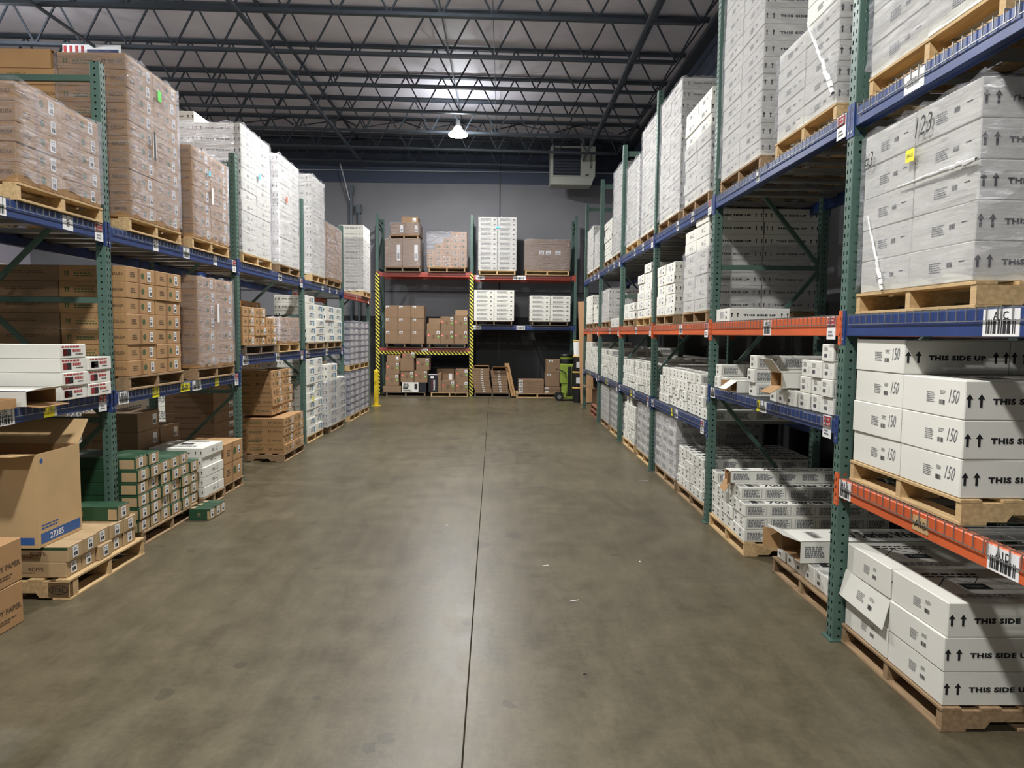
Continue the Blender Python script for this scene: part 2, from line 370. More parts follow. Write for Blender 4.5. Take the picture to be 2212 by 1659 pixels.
# ------------------------------------------------------------------ the building
RX, LX = 1.954, -3.104           # aisle faces of the two rack rows
RP = [3.903+2.515*k for k in range(-1, 6)]     # near edges of right posts, index 0 = off frame
LP = [5.478+2.679*k for k in range(-1, 5)]
def roof_z(x): return 7.40-.0135*x
b = MB(); b.add([(-14, -7, 0), (3.8, -7, 0), (3.8, 20.8, 0), (-14, 20.8, 0), (-14, -7, -.2), (3.8, -7, -.2), (3.8, 20.8, -.2), (-14, 20.8, -.2)],
                [(0, 1, 2, 3), (7, 6, 5, 4), (0, 4, 5, 1), (1, 5, 6, 2), (2, 6, 7, 3), (3, 7, 4, 0)], 'floor')
struct('floor', b.mesh('floor'))
b = MB(); b.box(-14, 4.0, 20.8, 21.0, 0, 7.7, 'wall_paint'); struct('wall_back', b.mesh('wall_back'))
b = MB(); b.box(3.8, 4.0, -7, 20.8, 0, 7.5, 'wall_paint'); struct('wall_right', b.mesh('wall_right'))
b = MB(); b.box(-14.2, -14, -7, 20.8, 0, 7.7, 'lavender_wall'); struct('wall_left', b.mesh('wall_left'))
b = MB(); zl, zr = roof_z(-14)+.03, roof_z(4)+.03
b.add([(-14, -7, zl), (4, -7, zr), (4, 21, zr), (-14, 21, zl), (-14, -7, zl+.12), (4, -7, zr+.12), (4, 21, zr+.12), (-14, 21, zl+.12)],
      [(0, 1, 2, 3), (7, 6, 5, 4), (0, 4, 5, 1), (1, 5, 6, 2), (2, 6, 7, 3), (3, 7, 4, 0)], 'ceiling')
struct('ceiling', b.mesh('ceiling'))
# panel joints and painted seams of the tilt-up back wall
b = MB()
for x, z0, z1, ww in ((-.1, 0, 7.3, .035),): b.box(x-ww/2, x+ww/2, 20.785, 20.8, z0, z1, 'black_plastic')
for x in (-2.4, 1.15, 3.0): b.box(x-.012, x+.012, 20.79, 20.8, 0, 2.28, 'black_plastic')
b.box(-14, 3.8, 20.79, 20.8, 3.0, 3.03, 'heater_dark')
struct('trim_1', b.mesh('wall_joint'))
b = MB(); b.box(3.6, 3.8, -7, 20.8, 7.18, 7.26, 'joist_steel'); b.box(3.78, 3.8, -7, 20.8, 7.0, 7.02, 'joist_steel'); struct('trim_2', b.mesh('ledger'))

# joists: one prototype, copied along Y
def joist_mesh(part):
    b = MB(); x0, x1 = -13.9, 3.6; m = 'joist_steel'
    zt = lambda x: roof_z(x)-.03; zb = lambda x: 6.63-.0135*x
    if part == 'top_chord':
        for s in (-.028, .028): b.bar((x0, s, zt(x0)), (x1, s, zt(x1)), .045, .055, m)
    elif part == 'bottom_chord':
        for s in (-.026, .026): b.bar((x0, s, zb(x0)), (3.02, s, zb(3.02)), .042, .05, m)
    else:
        n = -17
        while True:
            xa = -.57+.8*n; xb = xa+.4
            if xa > 3.0: break
            if xa > x0: b.bar((xa, 0, zt(xa)), (xb, 0, zb(xb)), .028, .028, m)
            if xb+.4 < 3.45 and xb > x0: b.bar((xb, 0, zb(xb)), (xb+.4, 0, zt(xb+.4)), .028, .028, m)
            n += 1
        b.bar((3.02, 0, zb(3.02)), (3.55, 0, zt(3.55)), .03, .03, m)
    return b.mesh(part)
jy = [10.95+1.55*k for k in range(-6, 7)]
jn = len(jy); proto = None
for i, y in enumerate(reversed(jy)):
    lab = f"{NTH[i]} open-web steel roof joist counted from the back wall"
    if proto is None:
        proto = empty('roof_joist', (0, y, 0), 0, lab, 'joist', 'open-web joists under the roof')
        for p in ('top_chord', 'bottom_chord', 'web'): link(p, joist_mesh(p), proto)
    else:
        o = copy_tree(proto); o.location = (0, y, 0); tag(o, lab, 'joist', 'open-web joists under the roof')
# bridging bars along Y
def bridging(x, z, lab, mm='joist_steel', r=.04):
    b = MB(); b.bar((x, 1.5, z), (x, 20.6, z), r, r, mm); tag(link('bridging_bar', b.mesh('bridging_bar')), lab, 'steel bar')
bridging(-4.05, 6.58+.05, 'left dark bridging bar under joist bottom chords', r=.055)
bridging(-4.25, roof_z(-4.4)-.06, 'left dark bridging bar beneath joist top chords', r=.05)
bridging(2.2, 6.56, 'right dark bridging bar under joist bottom chords', r=.05)
bridging(2.62, roof_z(2.6)-.06, 'right dark bridging bar beneath joist top chords', r=.05)
bridging(-7.1, 6.68, 'far left dark bridging bar under the joists')
b = MB(); b.path([(-1.1, 2, roof_z(-1.1)-.1), (-1.1, 20.6, roof_z(-1.1)-.1)], .014, 'conduit_grey'); tag(link('electrical_conduit', b.mesh('conduit')), 'thin grey conduit feeding the round hanging lamps', 'conduit')
b = MB(); b.path([(-.2, 2, roof_z(-.2)-.1), (-.2, 20.6, roof_z(-.2)-.1)], .008, 'conduit_grey'); tag(link('ceiling_cable', b.mesh('cable')), 'thin cable running along the roof beside the lamps', 'cable')
for z, r, lab in ((7.20, .016, 'upper thin white pipe crossing the navy wall band'), (6.55, .012, 'lower thin white pipe crossing the navy wall band')):
    b = MB(); b.path([(-9, 20.74, z), (3.7, 20.74, z)], r, 'conduit_white'); tag(link('wall_pipe', b.mesh('wall_pipe')), lab, 'pipe')
b = MB(); b.box(-12, 3.55, 20.3, 20.55, 7.02, 7.10, 'joist_steel'); b.box(-12, 3.55, 20.42, 20.44, 7.1, 7.33, 'joist_steel'); tag(link('roof_girder', b.mesh('roof_girder')), 'dark steel beam under the roof at the back wall', 'steel beam')
# cross braces in the last roof bay
for i in range(7):
    x = -6.5+1.55*i; b = MB()
    b.bar((x, 17.15, 6.7-.0135*x), (x+.7, 18.7, 7.32-.0135*x), .03, .03, 'joist_steel'); b.bar((x+1.4, 17.15, 6.7-.0135*x), (x+.7, 18.7, 7.32-.0135*x), .03, .03, 'joist_steel')
    tag(link('roof_brace', b.mesh('roof_brace')), f'{NTH[i]} dark V-shaped roof brace from the left above back racks', 'steel brace', 'V-shaped braces of the last roof bay')
# downpipes on the back wall
for x, r, z1, lab in ((-4.50, .05, 6.1, 'left grey vertical pipe on the back wall beside racks'), (-4.27, .04, 5.55, 'right shorter grey vertical pipe on the back wall')):
    b = MB(); b.path([(x, 20.72, 0), (x, 20.72, z1)], r, 'conduit_grey', 14); b.box(x-.07, x+.07, 20.66, 20.8, z1-.25, z1, 'conduit_grey'); tag(link('wall_pipe', b.mesh('wall_pipe')), lab, 'pipe')
b = MB(); b.path([(-4.78, 20.6, 6.7), (-4.7, 20.6, 6.4), (-4.52, 20.66, 5.65)], .02, 'conduit_white'); tag(link('flexible_conduit', b.mesh('flex')), 'short bright slanting pipe above the grey wall pipes', 'pipe')

# high-bay lamps
def lamp(x, y, lab, first=[None]):
    z = 6.42
    if first[0] is None:
        o = empty('high_bay_lamp', (x, y, z), 0, lab, 'lamp', 'round high-bay lamps over the aisle')
        b = MB(); b.lathe([(.0, .22), (.05, .22), (.08, .20), (.12, .12), (.2, .06), (.225, .03), (.215, .0), (.2, .03), (.1, .1), (0, .12)], 'lamp_shade_uplight'); link('lamp_shade', b.mesh('lamp_shade'), o)
        b = MB(); b.lathe([(.195, .01), (.15, -.012), (.08, -.022), (0, -.026)], 'lamp_glow'); link('lens', b.mesh('lens'), o)
        b = MB(); b.cyl((0, 0, .2), (0, 0, .36), .06, .05, 'galvanised'); link('driver_housing', b.mesh('housing'), o)
        b = MB(); b.path([(0, 0, .36), (0, 0, .88)], .008, 'galvanised'); link('hanging_rod', b.mesh('rod'), o)
        first[0] = o
    else:
        o = copy_tree(first[0]); o.location = (x, y, z); tag(o, lab, 'lamp', 'round high-bay lamps over the aisle')
lamp(-1.08, 16.6, 'bright round high-bay lamp hanging over the far aisle')
lamp(-1.08, 9.2, 'round high-bay lamp above the middle of the aisle')
lamp(-1.08, 1.8, 'round high-bay lamp above the near end of the aisle')
lamp(-1.08, -5.2, 'round high-bay lamp behind the camera position')
lamp(-8.4, 11.3, 'round high-bay lamp over the far end of the left aisle')
lamp(-8.2, 7.9, 'round high-bay lamp over the middle of the left aisle')

# ------------------------------------------------------------------ rack parts
def upright(loc, rz, H, depth, lab, grp, haz=False, cache={}):
    # local: front column at origin (x 0..-.076 depth direction is +Y local), faces local -Y to the aisle
    key = (H, depth)
    o = empty('rack_upright', loc, rz, lab, 'rack frame', grp)
    if key not in cache:
        c = MB()
        # column in its own frame: hole pattern expects X faces = aisle faces
        t = .038
        c.box(-t, t, -t, t, 0, H, 'green_steel', c=.004); c.box(-t-.02, t+.02, -t-.02, t+.02, 0, .008, 'green_strut')
        col = c.mesh('column')
        st = MB(); z = .15; flip = 0; hs = []
        sp = 1.15 if H > 4 else .95
        y0, y1 = .076, depth-.076
        hm = MB()
        zs = []
        z = .12
        while z < H-.1: zs.append(z); z += sp
        zs.append(H-.12)
        hor = []; dia = []
        for i, z in enumerate(zs):
            q = MB(); q.box(-.018, .018, y0, y1, z-.022, z+.022, 'green_strut'); hor.append(q.mesh('horizontal_strut'))
        for i in range(len(zs)-1):
            a, bb = (y0, y1) if i % 2 else (y1, y0)
            q = MB(); q.bar((0, a, zs[i]+.03), (0, bb, zs[i+1]-.03), .034, .034, 'green_strut', up=(1, 0, 0)); dia.append(q.mesh('diagonal_strut'))
        cache[key] = (col, hor, dia)
    col, hor, dia = cache[key]
    link('column', col, o, (0, .038, 0), PI/2); link('column', col, o, (0, depth-.038, 0), PI/2)
    for me in hor: link('horizontal_strut', me, o)
    for me in dia: link('diagonal_strut', me, o)
    return o
def tag_plate(text=None, kind='bar', w_=.17, h_=.105):
    b = MB(); F = (Vector((0, -.0042, 0)), Vector((1, 0, 0)), Vector((0, 0, 1)))
    if kind == 'bar':
        b.box(-w_/2, w_/2, -.003, 0, -h_/2, h_/2, 'label')
        if text: b.text(F, text, 0, h_*.26, height=h_*.3, m='ink', bold=.01)
        b.barcode(F, -w_*.40, -h_*.14, w_*.8, h_*.52, seed=len(text or 'x')+3)
    elif kind == 'cap':
        w_, h_ = .105, .135
        b.box(-w_/2, w_/2, -.003, 0, -h_/2, h_/2, 'label')
        b.rect(F, -w_*.44, .005, w_*.44, h_*.45, 'ink_red')
        F2 = (Vector((0, -.0048, 0)), F[1], F[2])
        b.text(F2, 'ONE PAIR', 0, h_*.33, width=w_*.62, height=.011, m='label', bold=.015); b.text(F2, 'CAPACITY', 0, h_*.13, width=w_*.8, height=.015, m='label', bold=.015)
        b.greek(F, -w_*.3, -h_*.25, w_*.62, .04, 2)
    elif kind == 'hand':
        b.box(-w_/2, w_/2, -.003, 0, -h_/2, h_/2, 'kraft_light' if text == 'A1B' else 'label'); (b.text(F, text, 0, 0, height=h_*.5, m='ink') if text else b.greek(F, -w_*.35, 0, w_*.7, h_*.5, 2, 'ink_grey'))
    elif kind == 'yellow':
        b.box(-w_/2, w_/2, -.003, 0, -h_/2, h_/2, 'yellow_note')
        if text: b.text(F, text, 0, 0, height=h_*.6, m='ink', bold=.02)
    elif kind == 'pair':
        b.box(-w_*.5, w_*.3, -.003, 0, -h_/2, h_/2, 'yellow_note'); b.box(w_*.3, w_*.5, -.003, 0, -h_/2, h_/2, 'label')
    return b.mesh('location_tag')
PLATES = {}
def plate(text, kind, **k):
    key = (text, kind, tuple(k.items()))
    if key not in PLATES: PLATES[key] = tag_plate(text, kind, **k)
    return PLATES[key]
BM = {}
def beam(loc, rz, L, h, m, lab, grp, tags=(), rear=False):
    # local X along beam, face -Y; origin = left end bottom at column face
    o = empty('rack_rail', loc, rz, lab, 'rack beam', grp)
    key = (round(L, 3), h, m)
    if key not in BM:
        b = MB(); b.box(0, L, .004, .045, 0, h, m, c=.004); b.box(0, L, .045, .066, 0, h-.035, m)
        rail = b.mesh('rail')
        c = MB(); c.box(-.045, 0, -.004, -.001, -.05, h+.03, m, c=.0008); c.box(-.003, 0, -.001, .06, -.05, h+.03, m)
        c.cyl((-.022, -.006, -.02), (-.022, -.001, -.02), .008, .008, 'steel_bolt', 10)
        F = (Vector((-.022, -.0048, 0)), Vector((1, 0, 0)), Vector((0, 0, 1)))
        for zz in (-.0, .045, .09): c.rect(F, -.004, zz, .004, zz+.018, 'black_plastic')
        BM[key] = (rail, c.mesh('end_connector'))
    rail, con = BM[key]
    link('rail', rail, o); link('end_connector', con, o)
    e = link('end_connector', con, o, (L, 0, 0)); e.scale = (-1, 1, 1)
    if not rear:
        for x, text, kind, kw in tags:
            link('capacity_placard' if kind == 'cap' else 'location_tag', plate(text, kind, **kw), o, (x, .004, h/2 if kind != 'cap' else h/2-.01))
    return o
DK = {}
def deck_mesh(L, D):
    key = (round(L, 2), D)
    if key in DK: return DK[key]
    b = MB(); n = 2; m = 'galvanised'; pw = (L-.06)/n; wr = .0036
    for p in range(n):
        x0 = .03+p*pw+.01; x1 = x0+pw-.02
        k_ = int((x1-x0)/.0605)
        for i in range(k_+1):
            x = x0+(x1-x0)*i/k_; b.box(x-wr/2, x+wr/2, -.003, D, 0, wr, m)
            b.box(x-wr/2, x+wr/2, -.0075, -.003, -.055, wr, m)
        for j in range(10):
            y = .02+(D-.04)*j/9; b.box(x0, x1, y-wr/2, y+wr/2, -wr, 0, m)
        b.box(x0, x1, -.008, -.0035, -.057, -.0525, m)
        for j in range(4):
            x = x0+(x1-x0)*(j+.5)/4; b.box(x-.04, x+.04, .05, D-.05, -.034, -wr, 'galvanised')
    DK[key] = b.mesh('wire_deck'); return DK[key]
RBAY = ['nearest', 'second', 'third', 'fourth', 'fifth', 'sixth', 'seventh']
DEPTH = 1.07
# right row
for i, y in enumerate(RP[1:]):
    upright((RX, y+.038, 0), -PI/2, 4.877, DEPTH, f'tall green perforated rack frame, {NTH[i]} along the right row', 'right row rack frames')
upright((RX, RP[0]+.038, 0), -PI/2, 4.877, DEPTH, 'green rack frame at the near end beside the camera, right', 'right row rack frames')
for i, y in enumerate(LP[1:]):
    upright((LX, y+.038, 0), PI/2, 3.84, DEPTH, f'green perforated rack frame, {NTH[i]} along the left row', 'left row rack frames')
upright((LX, LP[0]+.038, 0), PI/2, 3.84, DEPTH, 'green rack frame at the near end beside the camera, left', 'left row rack frames')
D6 = dict(w_=.06, h_=.075); DH = dict(w_=.115, h_=.1)
def bay(side, i, name, levels):
    P = RP if side == 'R' else LP
    L = P[i+1]-P[i]-.076; ya, yb = P[i]+.076, P[i+1]
    for lv, z, h, m, tags in levels:
        colr = {'blue_steel': 'blue', 'orange_steel': 'orange', 'red_steel': 'dull red'}[m]
        for rear in (0, 1):
            word = 'front' if not rear else 'rear'
            lab = f'{colr} {word} beam, {lv} shelf, {name} {"right" if side=="R" else "left"} bay'
            if side == 'R': loc = (RX+(0 if not rear else DEPTH), yb if not rear else ya, z); rz = -PI/2 if not rear else PI/2
            else: loc = (LX-(0 if not rear else DEPTH), ya if not rear else yb, z); rz = PI/2 if not rear else -PI/2
            beam(loc, rz, L, h, m, lab, f'{"right" if side=="R" else "left"} row beams', tags, rear)
        me = deck_mesh(L, DEPTH)
        o = link('wire_deck', me, None, (RX, yb, z+h+.005) if side == 'R' else (LX, ya, z+h+.005), -PI/2 if side == 'R' else PI/2)
        tag(o, f'wire mesh deck on the {lv} shelf, {name} {"right" if side=="R" else "left"} bay', 'wire deck', 'wire decks')
# tag x measured along the beam from its local left end (right row: far end; left row: near end)
cap = lambda x: (x, '', 'cap', {})
bay('R', 0, 'nearest', [('top', 2.953, .107, 'blue_steel', [(2.25, 'A1E', 'bar', {}), (.55, '', 'hand', dict(w_=.16, h_=.09))]),
                        ('middle', 1.79, .115, 'blue_steel', [(1.22, 'A1C', 'bar', dict(w_=.20, h_=.108))]),
                        ('low', .86, .11, 'orange_steel', [(.07, 'A1A', 'bar', dict(w_=.13, h_=.1)), (.78, 'A1B', 'hand', dict(w_=.12, h_=.07)), (1.31, 'A1D', 'bar', dict(w_=.17, h_=.1))])])
bay('R', 1, 'second', [('top', 2.953, .107, 'blue_steel', [cap(2.36), (1.05, '', 'bar', D6)]),
                       ('middle', 1.79, .115, 'orange_steel', [cap(2.34), (1.35, 'A2C', 'bar', dict(w_=.14, h_=.11))]),
                       ('low', 1.215, .085, 'blue_steel', [(.09, 'A2A', 'bar', dict(w_=.13, h_=.09)), (1.22, 'H', 'yellow', dict(w_=.05, h_=.085)), (1.32, '', 'bar', dict(w_=.13, h_=.085)), cap(2.34)])])
for i, nm in ((2, 'third'), (3, 'fourth'), (4, 'fifth'), (5, 'sixth')):
    bay('R', i, nm, [('top', 2.953, .107, 'blue_steel', [cap(2.34), (1.15, '', 'bar', dict(w_=.1, h_=.1)), (1.75, '', 'bar', dict(w_=.1, h_=.1))]),
                     ('middle', 1.79, .115, 'orange_steel', [cap(2.34), (1.4, '', 'bar', dict(w_=.12, h_=.1))]),
                     ('low', .86, .095, 'blue_steel', [(.08, '', 'bar', dict(w_=.12, h_=.09)), (1.1, '', 'yellow', dict(w_=.07, h_=.09)), (1.3, '', 'bar', dict(w_=.12, h_=.09)), cap(2.3)])])
bay('L', 0, 'nearest', [('top', 2.49, .11, 'blue_steel', [(1.45, '', 'bar', dict(w_=.17, h_=.11)), (2.15, '8', 'hand', DH), cap(2.53)]),
                        ('low', 1.185, .095, 'blue_steel', [(1.43, 'B1G', 'bar', dict(w_=.2, h_=.1)), (1.88, '', 'pair', dict(w_=.14, h_=.09)), cap(2.5)])])
bay('L', 1, 'second', [('top', 2.49, .11, 'blue_steel', [(.72, 'B7', 'hand', dict(w_=.09, h_=.1)), (1.32, '', 'bar', dict(w_=.13, h_=.1)), (2.0, 'B8', 'hand', dict(w_=.09, h_=.1)), cap(2.53)]),
                       ('low', 1.185, .095, 'blue_steel', [(.12, 'B2A', 'bar', dict(w_=.15, h_=.1)), (.65, '', 'yellow', dict(w_=.12, h_=.09)), (1.22, 'B-B2', 'yellow', dict(w_=.2, h_=.08)), (1.48, 'B2G', 'bar', dict(w_=.2, h_=.1)), (1.98, '', 'yellow', dict(w_=.11, h_=.085)), cap(2.53)])])
bay('L', 2, 'third', [('top', 2.49, .11, 'blue_steel', [(1.5, '', 'bar', dict(w_=.14, h_=.1)), cap(2.53)]),
                      ('low', 1.38, .11, 'blue_steel', [(.14, '', 'bar', dict(w_=.18, h_=.11)), (1.35, '', 'bar', dict(w_=.16, h_=.11)), cap(2.5)])])
bay('L', 3, 'fourth', [('top', 2.49, .11, 'blue_steel', [(1.1, '', 'hand', dict(w_=.12, h_=.08)), (1.6, '', 'bar', dict(w_=.1, h_=.1)), (2.1, '', 'hand', dict(w_=.1, h_=.08))]),
                       ('low', 1.38, .11, 'blue_steel', [(.12, '', 'bar', dict(w_=.18, h_=.11)), (1.35, '', 'bar', dict(w_=.16, h_=.11)), cap(2.5)])])
bay('L', 4, 'fifth', [('top', 2.46, .11, 'red_steel', [(1.2, '', 'hand', D6), cap(2.5)])])
# back racks
BY = 19.45; BXP = [-3.51, -.87, 2.05]
for x, nm in zip(BXP, ('left', 'middle', 'right')):
    o = upright((x, BY, 0), 0, 5.08, 1.0, f'{nm} green rack frame against the back wall', 'back wall rack frames')
    if nm != 'right':
        b = MB(); z1 = 3.45; b.box(-.05, .05, -.045, -.0405, 0.0, z1, 'hazard_tape'); b.box(-.054, -.0505, -.045, .04, 0, z1, 'hazard_tape'); b.box(.0505, .054, -.045, .04, 0, z1, 'hazard_tape')
        link('hazard_tape', b.mesh('hazard_tape'), o, (0, .04, 0))
for (xa, xb, nm, levels) in ((BXP[0]+.038, BXP[1]-.038, 'left', (('top', 3.35, .125, 'red_steel', []), ('low', 1.25, .11, 'red_steel', [(1.28, '', 'bar', dict(w_=.2, h_=.07))]))),
                             (BXP[1]+.038, BXP[2]-.038, 'right', (('top', 3.29, .125, 'red_steel', [(.2, '', 'bar', dict(w_=.24, h_=.11)), (1.3, '', 'bar', dict(w_=.36, h_=.11))]), ('low', 1.89, .125, 'blue_steel', [(.12, '', 'bar', dict(w_=.24, h_=.11)), (1.35, '', 'bar', dict(w_=.24, h_=.11))])))):
    L = xb-xa
    for lv, z, h, m, tags in levels:
        colr = 'blue' if m == 'blue_steel' else 'dull red'
        o = beam((xa, BY, z), 0, L, h, m, f'{colr} front beam, {lv} shelf, {nm} bay at back wall', 'back wall beams', tags)
        if nm == 'left' and lv == 'low':
            b = MB(); b.box(0, L, -.004, .003, -.07, .02, 'hazard_tape'); link('hazard_tape', b.mesh('hazard_strip'), o)
        beam((xb, BY+1.0, z), PI, L, h, m, f'{colr} rear beam, {lv} shelf, {nm} bay at back wall', 'back wall beams', rear=True)
        tag(link('wire_deck', deck_mesh(L, 1.0), None, (xa, BY, z+h+.005)), f'wire mesh deck on {lv} shelf, {nm} bay at back wall', 'wire deck', 'wire decks')

# ------------------------------------------------------------------ cartons
PM = {}
def carton(kind, w, l, h, v=0):
    key = (kind, round(w, 3), round(l, 3), round(h, 3), v)
    if key in PM: return PM[key]
    b = MB(); rnd = random.Random(str(key)); g = .0015
    body = {'side_up': 'white_card', 'side_up_150': 'white_card', 'side_up_wrap': 'white_card', 'base': 'white_card', 'tile': 'white_card', 'white_blue': 'white_card', 'grip': 'white_card', 'plain_white': 'white_card', 'batch': 'white_card',
            'roppe': 'roppe_card', 'green': 'green_card', 'navy': 'plain_board', 'black': 'black_card', 'kraft_dark': 'kraft_dark', 'dots': 'kraft_dull', 'cube': 'kraft_dull', 'flat': 'kraft_dull', 'paper': 'kraft'}.get(kind, 'kraft')
    c = min(.004, h*.05)
    b.box(-w/2+g, w/2-g, -l/2+g, l/2-g, 0, h-.001, body, c=c)
    Fc = {f: b.fr(f, w-2*g, l-2*g, h-.001, .0012) for f in ('F', 'B', 'R', 'L', 'T', 'T2', 'T3')}
    if kind.startswith('side_up') or kind == 'batch':
        ah = h*.34
        for f in ('R', 'L'):
            F = Fc[f]
            for s in (-1, 1):
                b.arrow(F, s*l*.462, 0, ah, 'ink'); b.arrow(F, s*l*.365, 0, ah, 'ink')
            b.text(F, 'THIS SIDE UP', 0, -h*.02, width=l*.54, height=h*.155, m='ink', bold=.055, spacing=1.12)
        F = Fc['F']
        if kind == 'side_up' or kind == 'side_up_150':
            b.greek(F, -w*.08, -h*.02, w*.15, h*.3, 6, 'ink_grey', rnd); b.greek(F, w*.13, h*.14, w*.09, h*.12, 3, 'ink_grey', rnd)
            b.barcode(F, w*.12, -h*.12, w*.085, h*.13, seed=v+2)
        if kind == 'side_up_150':
            b.text(F, '150', w*.34, rnd.uniform(-.02, .1)*h, width=w*.15, height=h*.36, m='pencil', italic=.35, rot=rnd.uniform(-.1, .2))
        if kind == 'side_up_wrap':
            b.greek(F, -w*.15, -h*.05, w*.2, h*.3, 5, 'ink_grey', rnd); b.barcode(F, w*.12, -h*.02, w*.08, h*.14, seed=v+2)
            b.rect(F, w*.3, h*.02, w*.38, h*.05, 'ink')
        if kind == 'batch':
            b.rect(F, -w*.22, -h*.3, w*.12, h*.32, 'label'); b.greek(F, -w*.2, 0, w*.3, h*.5, 7, 'ink_grey', rnd); b.rect(F, w*.2, -h*.3, w*.28, -h*.1, 'ink'); b.rect(F, w*.2, h*.15, w*.28, h*.3, 'ink_grey')
        # printed lid
        T = Fc['T2']
        b.rect(T, -l*.12, -w*.12, l*.12, w*.05, 'ink'); b.text(T, 'Roppe', 0, -w*.035, width=l*.14, m='label', bold=.01)
        b.greek(T, -l*.3, w*.3, l*.6, w*.16, 2, 'ink', rnd, .5); b.greek(T, -l*.3, -w*.32, l*.5, w*.12, 3, 'ink_grey', rnd)
        o, u, vv = T; pts = [(-.34, -.05), (-.14, .22), (.05, .05), (.2, .25), (.38, .0)]
        for (a1, b1), (a2, b2) in zip(pts, pts[1:]): b.poly(T, [(a1*l, b1*w), (a2*l, b2*w), (a2*l, b2*w+.006), (a1*l, b1*w+.006)], 'ink')
    elif kind in ('base', 'base_dark'):
        F = Fc['F']
        b.greek(F, -w*.3, h*.22, w*.36, h*.26, 4, 'ink_grey', rnd); b.rect(F, -w*.28, -h*.26, -w*.04, -h*.06, 'ink_grey'); b.barcode(F, -w*.28, -h*.16, w*.24, h*.18, seed=v+4)
        b.greek(F, w*.15, -h*.05, w*.22, h*.4, 4, 'label', rnd)
        for f in ('R', 'L'):
            F = Fc[f]; n = max(1, int(l/.19))
            for i in range(n):
                a = -l/2+l*(i+.5)/n; bw = l/n*.42
                for q in ((a-bw, -h*.36, a+bw, -h*.345), (a-bw, h*.30, a+bw, h*.315), (a-bw, -h*.36, a-bw+.003, h*.315), (a+bw-.003, -h*.36, a+bw, h*.315)): b.rect(F, *q, 'ink_grey')
                b.greek(F, a-bw*.86, -h*.03, bw*1.75, h*.58, 6, 'ink_grey', rnd, .8)
        for T in (Fc['T2'],):
            k = l/1.2
            b.text(T, '700 Series Wall Base', l*.07, -w*.02, width=l*.78, height=w*.52, m='ink', bold=.03, italic=.15)
            b.rect(T, -l*.44, -w*.3, -l*.40, w*.3, 'ink'); b.barcode(T, -l*.41, 0, l*.06, w*.55, seed=3); b.greek(T, -l*.495, 0, l*.05, w*.6, 6, 'ink_grey', rnd)
    elif kind == 'tile':
        for f in ('F', 'R', 'L'):
            F = Fc[f]; ww = w if f == 'F' else l; b.greek(F, -ww*.36, 0, ww*.6, h*.5, 5, 'ink_grey', rnd, .7)
            b.rect(F, ww*.3, -h*.2, ww*.4, h*.1, 'ink_grey')
    elif kind == 'white_blue':
        F = Fc['F']; b.rect(F, -w*.05, h*.18, w*.22, h*.28, 'ink_navy'); b.rect(F, w*.25, -h*.3, w*.36, h*.3, 'ink_blue'); b.greek(F, -w*.12, -h*.05, w*.3, h*.34, 5, 'ink_grey', rnd)
        for f in ('R', 'L'):
            for s in (-1, 1):
                b.arrow(Fc[f], s*l*.44, 0, h*.4, 'ink'); b.arrow(Fc[f], s*l*.34, 0, h*.4, 'ink')
            b.text(Fc[f], 'THIS SIDE UP', 0, 0, width=l*.5, height=h*.15, m='ink', bold=.02)
    elif kind == 'grip':
        F = Fc['F']; b.rect(F, -w*.38, -h*.3, -w*.08, h*.18, 'black_card'); b.rect(F, -w*.38, -h*.3, -w*.24, h*.18, 'ink_red')
        b.greek(F, -w*.42, h*.34, w*.84, h*.12, 1, 'ink_red', rnd, .9); b.greek(F, -w*.02, h*.06, w*.42, h*.22, 1, 'ink_red', rnd, .9); b.greek(F, w*.08, -h*.2, w*.3, h*.1, 1, 'ink', rnd, .8)
        b.rect(F, -w*.36, -h*.16, -w*.14, -h*.08, 'ink_red')
    elif kind in ('kraft', 'kraft_r'):
        for f in ('R', 'L'):
            F = Fc[f]; s = 1 if f == 'R' else -1
            b.text(F, 'REKUSA', -s*l*.36, 0, width=l*.2, height=h*.2, m='ink_brown', bold=.015)
            for a in (-.2, -.16): b.arrow(F, -s*l*(-a), 0, h*.34, 'ink_brown')
            for a in (.36, .40): b.arrow(F, s*l*a, 0, h*.34, 'ink_green')
            b.text(F, 'THIS SIDE UP', s*l*.1, h*.18, width=l*.28, height=h*.1, m='ink_green'); b.greek(F, s*l*.1-l*.17, -h*.08, l*.34, h*.3, 2, 'ink_green', rnd, .55)
        F = Fc['F']
        b.rect(F, -w*.1, -h*.5+c, -w*.02, h*.5-c-.002, 'tape'); b.disc(F, w*.06, 0, h*.2, 'ink_green'); b.greek(F, -w*.36, 0, w*.18, h*.36, 3, 'ink_brown', rnd)
    elif kind == 'kraft_dark':
        for f in ('R', 'L'): b.greek(Fc[f], -l*.3, h*.05, l*.6, h*.2, 2, 'ink_brown', rnd, .5)
        b.rect(Fc['F'], w*.18, -h*.25, w*.38, h*.3, 'label'); b.barcode(b.fr('F', w-2*g, l-2*g, h-.001, .002), w*.2, -h*.1, w*.15, h*.2, seed=v)
    elif kind == 'roppe':
        for f in ('R', 'L'):
            F = Fc[f]; q_ = 1 if f == 'L' else -1; b.text(F, 'ROPPE', q_*(l/2-.20), h*.05, width=.10, height=h*.26, m='ink_brown', bold=.01); b.greek(F, q_*(l/2-.20)-.16 if q_ > 0 else -l/2+.28, -h*.18, .16, h*.1, 1, 'ink_brown', rnd)
            b.rect(F, -l*.5+c, h*.28, l*.5-c, h*.5-c-.002, 'green_card') if v % 2 else None
        b.rect(Fc['T3'], -l*.3, -w*.45, l*.1, w*.45, 'green_card'); 
    elif kind == 'green':
